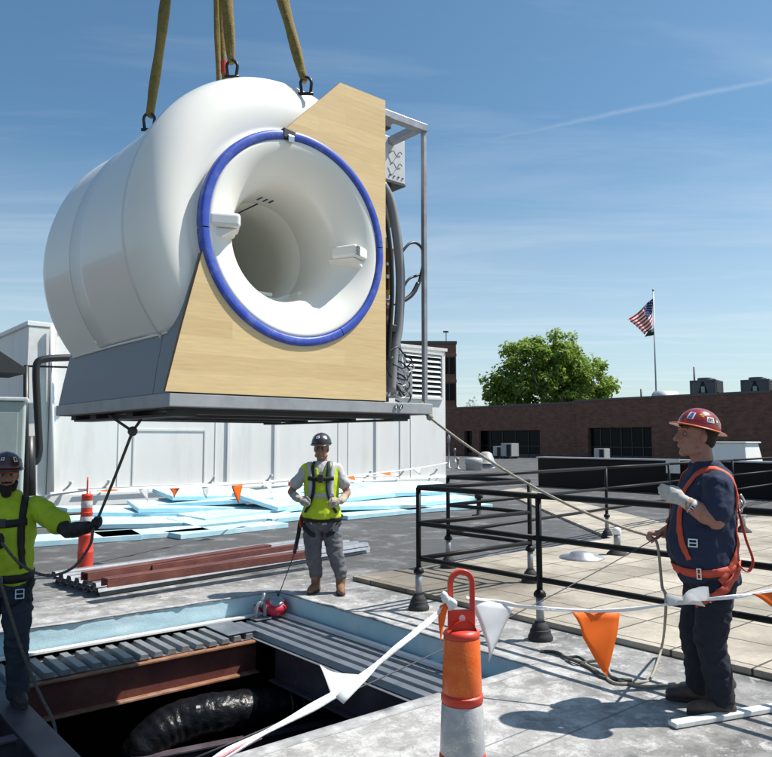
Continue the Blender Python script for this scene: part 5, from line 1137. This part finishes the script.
skin1 = pm('skin', (.34, .165, .115), .55, var=.14, vs=26, bump=.25, bs=120, dirt=(.36, .13, .09), dirt_amt=.5, ds=14); skin2 = pm('skin_tan', (.30, .155, .10), .55, var=.14, vs=26, bump=.25, bs=120, dirt=(.30, .11, .075), dirt_amt=.5, ds=14)
web_o = pm('orange_webbing', (.52, .07, .035), .7, var=.15, vs=30); web_k = pm('black_webbing', (.012, .012, .014), .75); web_n = pm('navy_webbing', (.015, .025, .07), .75); hair_d = pm('dark_hair', (.02, .014, .01), .8)
def brim_full(th): return .040 + .012 * max(0, -math.sin(th)) ** 2
def brim_cap(th): return .007 + .05 * max(0, -math.sin(th)) ** 2.2

# ------------------------------------------------------------------ man at right, seen from his left side
RY = 4.72; rc_ = Q(707, 600, RY); RX = rc_.x; RZR = R(-97)
def rl(px, py, dy):                                   # photo pixel at world depth -> this man's own axes
    p = Q(px, py, RY + dy) - Vector((RX, RY, 0)); p.rotate(Quaternion((0, 0, 1), -RZR)); return tuple(p)
S = dict(skin=skin1, m_sh=pm('navy_cotton', (.013, .022, .056), .85, var=.12, vs=9, bump=.5, bs=14), m_tr=pm('dark_denim', (.009, .012, .021), .9, var=.3, vs=14, bump=.6, bs=16), m_bt=pm('worn_dark_leather', (.045, .032, .025), .6, var=.4, vs=14, dirt=(.22, .12, .07), dirt_amt=.35, ds=9), hair=hair_d,
    m_hat=mat('maroon_shell', (.28, .014, .014), .22, var=.08, coat=.6), m_brim=mat('brim_lit_orange', (.58, .12, .04), .3, var=.15, coat=.3),  # brim's orange is light on and through it, put into the colour
    torso=[(.70, .02, .13, .12), (.78, .02, .165, .15), (.86, .0, .172, .165), (.95, -.02, .178, .18), (1.05, -.022, .177, .178), (1.16, -.008, .176, .165), (1.27, .012, .184, .155), (1.36, .025, .176, .138), (1.43, .03, .145, .112), (1.48, .02, .085, .08), (1.51, .01, .07, .07)],
    belt=.84, neck=(0, -.0, 1.50), head=(0, -.025, 1.675), pitch=-6, yaw=4, hat_pitch=-9, brim=brim_full,
    sh={1: (.205, .03, 1.375), -1: (-.205, .02, 1.375)}, el={1: rl(716, 521, -.27), -1: (-.25, -.02, 1.10)}, wr={1: rl(684, 501, -.20), -1: rl(664, 533, .15)},
    hd={1: (-.10, -.85, .42), -1: (.12, -1, -.02)}, pn={1: (-.9, .1, -.1), -1: (.15, .1, -1)}, curl={1: [.28, .34, .44, .56], -1: .95}, ts={1: -1, -1: -1},
    hip={1: (.10, .02, .76), -1: (-.10, .02, .76)}, kn={1: (.115, -.02, .43), -1: (-.10, -.05, .43)}, an={1: (.12, .03, .086), -1: (-.11, -.03, .086)}, toe={1: (.05, -1, 0), -1: (-.12, -1, 0)},
    nk=1.22, hs=1.12, leg=1.04, arm=1.28, slv=1.12, sleeve=.70, hem=.035, glove={1: pm('pale_work_glove', (.46, .44, .40), .85, var=.15, vs=40)}, cuff=.07,
    stick=[(-52, 20, .05, .062, M['stk_w'], [(-.014, -.026, .012, .026, .004, M['stk_b']), (-.004, -.014, .004, -.006, 0, M['stk_w'])], 0),
           (-18, 31, .0, .0, None, [(-.028, -.004, .03, .004, .01, M['stk_y']), (-.02, .007, .012, .013, .006, M['stk_r']), (-.012, -.016, .016, -.010, .004, M['stk_y']), (.018, .006, .030, .012, .004, M['stk_r']), (.004, -.026, .02, -.021, .003, M['stk_r'])], 0),
           (14, 20, .062, .046, M['stk_w'], [(-.026, -.015, -.016, .017, .008, M['stk_k']), (-.011, -.015, -.003, .010, .006, M['stk_k']), (-.006, .013, .0, .018, .002, M['stk_k']), (.004, -.015, .011, .017, .006, M['stk_k']), (.0, .004, .020, .009, .001, M['stk_k']), (.016, -.015, .023, -.009, .001, M['stk_k'])], 4),
           (40, 18, .022, .05, M['stk_g'], [(-.007, -.005, .008, .012, 0, M['stk_w'])], 0)])
rt_, sm_, tm_, so2, Hf = person('man in navy shirt, orange harness and red full brim hard hat at the right', (RX, RY, 0), RZR, S)
bv = bvh_of(sm_, tm_)
def buckle(p, nrm_, w_, h_, par, m_=None):
    n = Vector(nrm_).normalized(); z = Vector((0, 0, 1)); x = z.cross(n).normalized(); y = n.cross(x); Mx = Matrix((x, y, n)).transposed().to_4x4(); Mx.translation = Vector(p); m = MB(); t_ = .007
    m.box(-w_ / 2, w_ / 2, h_ / 2 - t_, h_ / 2, 0, .008, Mx); m.box(-w_ / 2, w_ / 2, -h_ / 2, -h_ / 2 + t_, 0, .008, Mx); m.box(-w_ / 2, -w_ / 2 + t_, -h_ / 2 + t_, h_ / 2 - t_, .0005, .0075, Mx); m.box(w_ / 2 - t_, w_ / 2, -h_ / 2 + t_, h_ / 2 - t_, .0005, .0075, Mx); m.box(-w_ / 2 + t_, w_ / 2 - t_, -.003, .003, .0005, .0075, Mx); return obj('buckle', m, m_ or M['silver'], par)
def near(p, off=.012): c, n, _, _ = bv.find_nearest(Vector(p)); return c + n * off, n
hs = strap(bv, [(.10, .16, 1.22), (.115, .12, 1.40), (.115, .03, 1.47), (.105, -.06, 1.43), (.10, -.16, 1.33), (.11, -.19, 1.20), (.14, -.19, 1.05), (.175, -.15, .92)], .039, web_o, rt_, 'harness_strap')
hs2 = strap(bv, [(-.10, .16, 1.22), (-.115, .10, 1.40), (-.115, .02, 1.47), (-.105, -.08, 1.43), (-.10, -.18, 1.33), (-.10, -.2, 1.15), (-.12, -.2, 1.0)], .039, web_o, rt_, 'harness_strap')
hs3 = strap(bv, [(0, .22, 1.20), (.06, .2, 1.12), (.12, .17, 1.02), (.165, .12, .92), (.19, .07, .85), (.2, .02, .80)], .039, web_o, rt_, 'harness_strap')
strap(bv, [(0, .21, 1.20), (-.06, .2, 1.12), (-.12, .17, 1.02), (-.17, .1, .9)], .039, web_o, rt_, 'harness_strap')
wb = strap(bv, [(-.19, 0, .87), (-.14, -.2, .845), (0, -.26, .83), (.1, -.22, .835), (.19, -.08, .845), (.2, .03, .86), (.17, .13, .875), (.08, .2, .885), (0, .21, .885), (-.1, .2, .88), (-.19, 0, .87)], .05, web_o, rt_, 'harness_belt')
strap(bv, [(.16, .16, .86), (.2, .08, .79), (.2, .0, .73), (.19, -.08, .69), (.14, -.13, .66)], .05, web_o, rt_, 'leg_strap')
strap(bv, [(-.16, .16, .86), (-.2, .08, .79), (-.2, .0, .73), (-.15, -.1, .68)], .05, web_o, rt_, 'leg_strap')
for p, w_, h_ in (((.2, -.06, .71), .05, .06), ((.2, -.1, .845), .028, .07), ((.2, -.13, 1.03), .055, .05)):
    c, n = near(p); buckle(c, n, w_, h_, rt_)
c, n = near((.02, .25, 1.24), .02); m = MB(); m.tube([c + Vector((math.cos(a) * .03, .012, math.sin(a) * .036)) for a in [k * math.pi / 8 for k in range(17)]], .006, 8); obj('dorsal_ring', m, M['silver'], rt_, smooth=True)
lp = [near((.1, .2, 1.2), .02)[0], near((.12, .22, 1.05), .05)[0], near((.14, .2, .93), .085)[0], near((.16, .18, .86), .06)[0], near((.17, .15, .90), .015)[0]]
m = MB(); m.tube(smoothpath(lp, 8), .02, 10, flat=.25, side=(1, 0, 0)); obj('lanyard_loop', m, web_o, rt_, smooth=True)
c, n = near((.13, .2, 1.27), .02); m = MB(); m.tube(smoothpath([c + Vector((0, 0, -.04)), c + Vector((.01, .02, 0)), c + Vector((0, 0, .05))], 5), .009, 8); obj('snap_hook', m, M['silver'], rt_, smooth=True)
wc = Vector(S['wr'][1]) ; ev_ = (Vector(S['el'][1]) - wc).normalized(); m = MB(); m.tube([wc + ev_ * .045, wc + ev_ * .072], .0475, 14); cfo = obj('glove_cuff_print', m, M['stk_w'], rt_, smooth=True)
for k, (a, mm) in enumerate(((.0, M['stk_k']), (.35, M['stk_r']), (-.35, M['stk_k']), (.7, M['stk_k']))):
    x_ = ev_.cross(Vector((0, 0, 1))).normalized(); y_ = ev_.cross(x_); dd = (x_ * math.cos(a + .3) + y_ * math.sin(a + .3)); sgn = 1 if (dd.x > 0) else -1; m = MB(); m.bar(wc + ev_ * .049 + dd * sgn * .048, wc + ev_ * .068 + dd * sgn * .048, .009, .003, dd); obj('print', m, mm, cfo)

# ------------------------------------------------------------------ man in the vest, facing the camera
cp = P(321, 592); CS = cp.y / FPX
def cl2(px, py, y): p = Q(px, py, cp.y + y) - Vector((cp.x, cp.y, 0)); return tuple(p)
vest_y = pm('hi_vis_yellow', (.50, .64, .018), .75, var=.12, vs=8); tee = pm('grey_white_tee', (.46, .45, .47), .85, var=.08, bump=.4, bs=14)
S2 = dict(skin=skin2, m_sh=tee, m_tr=pm('grey_work_trousers', (.115, .115, .13), .9, var=.3, vs=9, bump=.6, bs=16, dirt=(.17, .16, .15), dirt_amt=.5, ds=6), m_bt=pm('tan_leather_boot', (.20, .095, .045), .7, var=.35, vs=12), hair=hair_d, m_hat=mat('dark_shell', (.03, .027, .03), .3, var=.2, coat=.4),
    torso=[(.68, .0, .12, .10), (.76, .0, .165, .118), (.84, .0, .17, .122), (.93, -.005, .156, .118), (1.03, -.005, .152, .113), (1.14, .0, .158, .115), (1.25, .005, .166, .115), (1.33, .01, .158, .102), (1.37, .015, .125, .085), (1.395, .012, .085, .07), (1.41, .01, .07, .062)],
    belt=.80, neck=(0, .01, 1.42), head=(-.005, -.03, 1.555), pitch=3, yaw=-6, brim=brim_cap,
    sh={1: (.178, .01, 1.32), -1: (-.178, .01, 1.32)}, slv=.84, arm=.95, shirt_grow=.006, el={1: cl2(347.5, 493, -.0), -1: cl2(291, 492, -.0)}, wr={1: cl2(341, 501, -.2), -1: cl2(298, 499, -.18)},
    hd={1: (-.9, -.15, .10), -1: (.92, -.1, -.02)}, pn={1: (.05, .5, -.8), -1: (0, .6, -.75)}, curl={1: .62, -1: .6}, ts={1: 1, -1: 1},
    hip={1: (.095, .0, .75), -1: (-.095, .0, .75)}, kn={1: (.155, -.05, .42), -1: (-.085, -.04, .42)}, an={1: (.215, -.04, .086), -1: (-.06, .03, .086)}, toe={1: (.12, -1, 0), -1: (-.28, -1, 0)}, boot_h=.15, hem=.12, leg=1.0,
    glove={1: pm('beige_leather_glove', (.42, .36, .28), .85, var=.25, vs=30), -1: pm('beige_leather_glove', (.36, .33, .29), .85, var=.3, vs=30)}, cuff=.085, sleeve=.62,
    stick=[(-100, 30, .05, .04, M['stk_w'], [(-.012, -.01, .008, .01, .004, M['stk_k'])], 10), (-50, 28, .035, .04, M['stk_w'], [(-.008, -.01, .006, .012, .003, M['stk_k'])], 0), (-128, 24, .03, .03, M['galv'], [], 0)])
ct_, csm, ctm, cso, cH = person('man in yellow safety vest, dark hard hat and tan boots standing behind the opening', (cp.x, cp.y, 0), 0, S2)
b = MB(); trunk(b, [(z, y, rx, ry) for z, y, rx, ry in [(.80, -.005, .178, .135), (.86, -.005, .178, .135)] + [r for r in S2['torso'] if .9 < r[0] < 1.37]] + [(1.37, .012, .15, .10), (1.395, .012, .12, .085)], 28, .034)
limb(b, [(-.16, .01, 1.325), (.16, .01, 1.325)], [.075, .075], 14)
vm = remesh(b, 'vest', .010, 6); wrinkle(vm, .006, 8, (1, 1, .7), 21)
bmv = bmesh.new(); bmv.from_mesh(vm); kill = [f for f in bmv.faces if (lambda c: (c.y < .0 and c.z > 1.16 and abs(c.x) < (c.z - 1.19) * .27) or (c.z > 1.30 and abs(c.x) < .075 - (.02 if c.y > 0 else 0) and c.z > 1.345) or abs(c.x) > .232 or (c.z < .80) or (c.z < .815 and abs(c.y) < .09 and abs(c.x) < .12))(f.calc_center_median())]
bmesh.ops.delete(bmv, geom=kill, context='FACES'); bmv.to_mesh(vm); bmv.free(); vm.materials.append(vest_y)
vo = obj('vest', vm, None, ct_, smooth=True, fix=False); q = vo.modifiers.new('sol', 'SOLIDIFY'); q.thickness = .006
bv = bvh_of(vm, ctm)
silver = pm('reflective_tape', (.45, .46, .46), .4, var=.08)
for s in (-1, 1):
    strap(bv, [(s * .135, .06, 1.39), (s * .135, -.03, 1.40), (s * .13, -.1, 1.33), (s * .125, -.15, 1.2), (s * .125, -.15, 1.06)], .052, silver, vo, 'reflective_stripe', .004)
    strap(bv, [(s * .085, .08, 1.40), (s * .082, -.02, 1.42), (s * .078, -.1, 1.34), (s * .072, -.15, 1.22), (s * .075, -.15, 1.10), (s * .11, -.14, .98), (s * .15, -.1, .86)], .034, web_k if s < 0 else web_n, ct_, 'harness_strap', .012)
strap(bv, [(-.15, -.12, 1.06), (-.06, -.16, 1.05), (.06, -.16, 1.05), (.15, -.12, 1.06)], .05, silver, vo, 'reflective_stripe', .004)
strap(bv, [(-.135, -.12, 1.235), (-.05, -.16, 1.23), (.05, -.16, 1.23), (.135, -.12, 1.235)], .045, web_k, ct_, 'chest_strap', .018)
m = MB(); m.box(-.03, .03, -.185, -.165, 1.19, 1.28); obj('chest_buckle', m, M['frame'], ct_, bevel=.008)
strap(bv, [(-.2, .02, .81), (-.16, -.1, .795), (0, -.15, .785), (.16, -.1, .795), (.2, .02, .81), (.12, .13, .82), (-.12, .13, .82), (-.2, .02, .81)], .055, web_k, ct_, 'harness_belt', .02)
for s in (-1, 1): strap(bv, [(s * .2, .03, .80), (s * .19, -.07, .73), (s * .13, -.13, .66), (s * .06, -.11, .62)], .045, web_k, ct_, 'leg_strap', .012)
m = MB(); m.lathe([(.0, 0), (.035, 0), (.035, .01), (0, .012)], 16, c=(.165, -.155, .70), ax='y'); m.lathe([(.0, 0), (.028, 0), (.028, .01), (0, .012)], 16, c=(.175, -.15, .63), ax='y'); obj('pouch_disc', m, M['galv'], ct_)
m = MB(); m.tube(smoothpath([(-.2, .02, .84), (-.235, .0, .74), (-.25, -.02, .62), (-.27, -.03, .52)], 6), .022, 8, flat=.4); obj('lanyard', m, web_k, ct_, smooth=True)
m = MB(); m.tube(smoothpath([(-.2, .0, .86), (-.225, -.03, .78), (-.215, -.03, .70)], 6), .024, 8, flat=.4); obj('lanyard_pack', m, web_o, ct_, smooth=True)
m = MB(); m.tube([(-.27, -.03, .53), (-.29, -.035, .42)], .02, 8); obj('lanyard_hook', m, M['frame'], ct_, smooth=True)
m = MB(); m.tube(smoothpath([(.02, .15, .80), (.05, .13, .62), (.06, .12, .48)], 6), .035, 8, flat=.4); obj('red_pouch', m, pm('red_cloth', (.5, .02, .04)), ct_, smooth=True)
m = MB(); m.box(-.06, .05, -.1405, -.1385, 1.17, 1.25); 

# ------------------------------------------------------------------ man in the yellow shirt at the left edge
lp_ = P(27, 704, -.25); LYD = lp_.y
LX = lp_.x - .21
def ll(px, py, y, rz): p = Q(px, py, LYD + y) - Vector((LX, LYD, -.25)); p.rotate(Quaternion((0, 0, 1), -rz)); return tuple(p)
LRZ = R(14)
S3 = dict(skin=skin2, m_sh=pm('hi_vis_shirt', (.40, .54, .022), .85, var=.12, vs=7, dirt=(.22, .25, .03), dirt_amt=.35, ds=5, bump=.5, bs=13), m_tr=pm('blue_black_denim', (.020, .027, .042), .9, var=.35, vs=10, bump=.6, bs=16), m_bt=pm('dark_leather_boot', (.030, .022, .019), .7, var=.3), hair=hair_d, m_hat=mat('dark_brown_shell', (.055, .018, .018), .3, var=.3, coat=.4), beard=pm('dark_beard', (.016, .010, .008), .9, var=.3),
    torso=[(.78, .0, .12, .10), (.86, .0, .165, .12), (.94, .0, .172, .128), (1.03, -.01, .176, .135), (1.13, -.01, .18, .135), (1.24, .0, .187, .132), (1.34, .005, .19, .125), (1.42, .012, .175, .108), (1.465, .015, .13, .085), (1.50, .01, .078, .07), (1.52, .01, .066, .064)],
    belt=.93, neck=(0, .0, 1.50), head=(0, -.035, 1.64), pitch=2, yaw=16, brim=brim_cap,
    sh={1: (.205, .01, 1.40), -1: (-.205, .01, 1.40)}, el={1: ll(69, 531, -.06, LRZ), -1: (-.30, -.05, 1.12)}, wr={1: ll(88, 527, -.22, LRZ), -1: (-.06, -.27, 1.20)},
    hd={1: (.85, -.45, .25), -1: (.80, -.4, .1)}, pn={1: (-.2, -.5, .8), -1: (.1, .9, -.2)}, curl={1: .95, -1: .95}, ts={1: 1, -1: 1},
    hip={1: (.095, .0, .84), -1: (-.095, .0, .84)}, kn={1: (.115, -.03, .47), -1: (-.12, -.03, .47)}, an={1: (.125, .02, .086), -1: (-.14, .02, .086)}, toe={1: (.40, -.9, 0), -1: (-.2, -1, 0)},
    sleeve=.66, slv=1.08, glove={1: pm('black_work_glove', (.012, .012, .014), .8), -1: pm('black_work_glove', (.014, .014, .016), .8)}, cuff=.07, armsleeve={1: pm('black_arm_sleeve', (.016, .016, .018), .8, var=.4, vs=12, dirt=(.06, .05, .045), dirt_amt=.5, ds=10), -1: pm('black_arm_sleeve', (.016, .016, .018), .8)},
    stick=[(-62, 26, .035, .05, M['stk_w'], [(-.009, -.015, .006, .015, .004, M['stk_k'])], 8), (-108, 28, .03, .03, M['stk_w'], [(-.008, -.008, .006, .008, .002, M['stk_k'])], 0), (-20, 26, .03, .03, M['stk_g'], [], 0), (-85, 40, .03, .02, M['stk_b'], [], 0)])
lt_, lsm, ltm, lso, lH = person('bearded man in bright yellow shirt and black harness at the left edge, holding rope', (LX, LYD, -.25), LRZ, S3)
bv = bvh_of(lsm, ltm)
for s in (-1, 1):
    strap(bv, [(s * .10, .12, 1.38), (s * .13, .05, 1.47), (s * .135, -.03, 1.48), (s * .14, -.1, 1.40), (s * .145, -.15, 1.28), (s * .15, -.15, 1.12), (s * .165, -.12, .98)], .05, web_k, lt_, 'harness_strap', .008)
    strap(bv, [(s * .2, .03, .92), (s * .2, -.06, .84), (s * .15, -.13, .76), (s * .07, -.13, .72)], .045, web_k, lt_, 'leg_strap', .01)
strap(bv, [(-.17, -.11, 1.31), (-.06, -.17, 1.30), (.06, -.17, 1.30), (.17, -.11, 1.31)], .055, web_k, lt_, 'chest_strap', .01)
m = MB(); m.box(-.04, .04, -.172, -.150, 1.27, 1.335); obj('chest_buckle', m, M['frame'], lt_, bevel=.008)
strap(bv, [(-.2, .02, .92), (-.15, -.12, .905), (0, -.17, .9), (.15, -.12, .905), (.2, .02, .92), (.12, .14, .93), (-.12, .14, .93), (-.2, .02, .92)], .06, web_k, lt_, 'harness_belt', .012)
c, n = near((.15, -.14, .80), .012); buckle(c, n, .06, .07, lt_); c, n = near((.0, -.17, .90), .016); buckle(c, n, .07, .06, lt_, M['galv'])
m = MB(); m.tube([lH(x, -.098 - .0 * x, .030 - abs(x) * .05) if abs(x) < .05 else lH(x, -.06, .026) for x in (-.078, -.05, -.03, 0, .03, .05, .078)], .008, 8); obj('safety_glasses', m, pm('orange_lens', (.35, .07, .02), .2), lt_, smooth=True)

# ================================================================== ROPES
def hand_world(t, S, s, along=.085, pn=.025):
    wr = Vector(S['wr'][s]); hd = Vector(S['hd'][s]).normalized(); q = Vector(S['pn'][s]); q = (q - hd * q.dot(hd)).normalized(); p = wr + hd * along + q * pn
    p.rotate(t.rotation_euler); return p + t.location
rh = hand_world(rt_, S, -1); lh = hand_world(lt_, S3, 1); lh2 = hand_world(lt_, S3, -1)
def rope(label, pts, r, m_, n=6, name='rope'):
    m = MB(); m.tube(smoothpath(pts, n) if n else pts, r, 8); o = obj(name, m, m_, smooth=True); tag(o, label, 'rope'); return o
def MW(x, s, z): return MO + gu * x + gb * s + Vector((0, 0, z))
ra = MW(2.02, .06, .02); pp = sag(ra, rh, .10, 12)
o = rope('pale tag rope from the machine base through the hand of the man in navy', pp + [rh + Vector((.03, -.03, -.06)), rh + Vector((.045, -.04, -.30)), Q(666, 600, RY - .15), P(663, 655, .02) + Vector((0, 0, .09)), P(652, 676, .012), P(640, 682, .012), P(615, 683, .012), P(600, 672, .012), P(585, 663, .012), P(606, 662, .03), P(612, 676, .012), P(640, 686, .012), P(672, 684, .012), P(690, 682, .012)], .0095, M['rope_l'])
m = MB(); m.tube([ra + Vector((0, 0, .03)) + gu * math.cos(a) * .03 + Vector((0, 0, math.sin(a) * .04)) for a in [k * math.pi / 5 for k in range(11)]], .013, 8); ball(m, ra.lerp(rh, .035) - Vector((0, 0, .01)), .028, 8); obj('knot', m, M['rope_l'], o, smooth=True)
rope('loose dark rope with a knot lying on the roof by the orange pennant', [P(541, 651, .012), P(556, 652, .012), P(566, 657, .02), P(578, 657, .03), P(586, 663, .012), P(576, 661, .03), P(568, 658, .02), P(590, 668, .012), P(600, 676, .012), P(612, 679, .012), P(632, 680, .012)], .011, M['rope'])
la = MW(.20, .98, -.03); kn_ = MW(.17, .97, -.13)
o = rope('dark tag rope from under the machine to the gloves of the man in yellow', sag(kn_, lh, .01, 6) + [lh + Vector((-.01, -.03, -.05)), Q(90, 545, LYD - .28), Q(75, 566, LYD - .3), Q(55, 575, LYD - .3), Q(36, 573, LYD - .3), Q(18, 562, LYD - .3), lh2 + Vector((.05, -.02, -.04)), lh2], .010, M['rope'])
m = MB(); ball(m, kn_, .035, 10); m.tube([MW(.06, 1.12, -.02), kn_], .01, 8); m.tube([MW(.24, .95, -.02), kn_], .01, 8); obj('knot', m, M['rope'], o, smooth=True)
rope('dark rope hanging from the man in yellow past his boot to the beam', [lh2, lh2 + Vector((.0, -.05, -.15)), Q(3, 590, LYD - .28), Q(20, 645, LYD - .25), Q(38, 690, LYD - .22), Q(52, 718, LYD - .3), Q(56, 735, LYD - .5)], .011, M['rope'])
wa = Vector(S2['el'][-1]) * 0 + Vector((cp.x, cp.y, 0)) + Vector((-.29, -.035, .42)); rope('thin lifeline wire from red reel to lanyard of the man in the vest', [Vector(rp_) + Vector((.0, 0, .1)), wa], .005, M['wire'], 0)
dr = Vector((.05, -.27, 1.06)); dr.rotate(rt_.rotation_euler); dr += rt_.location
rope('thin lifeline wire from the harness of the man in navy to lower left', sag(dr, Q(185, 762, 2.9), .05, 14), .0032, M['wire'], 0)
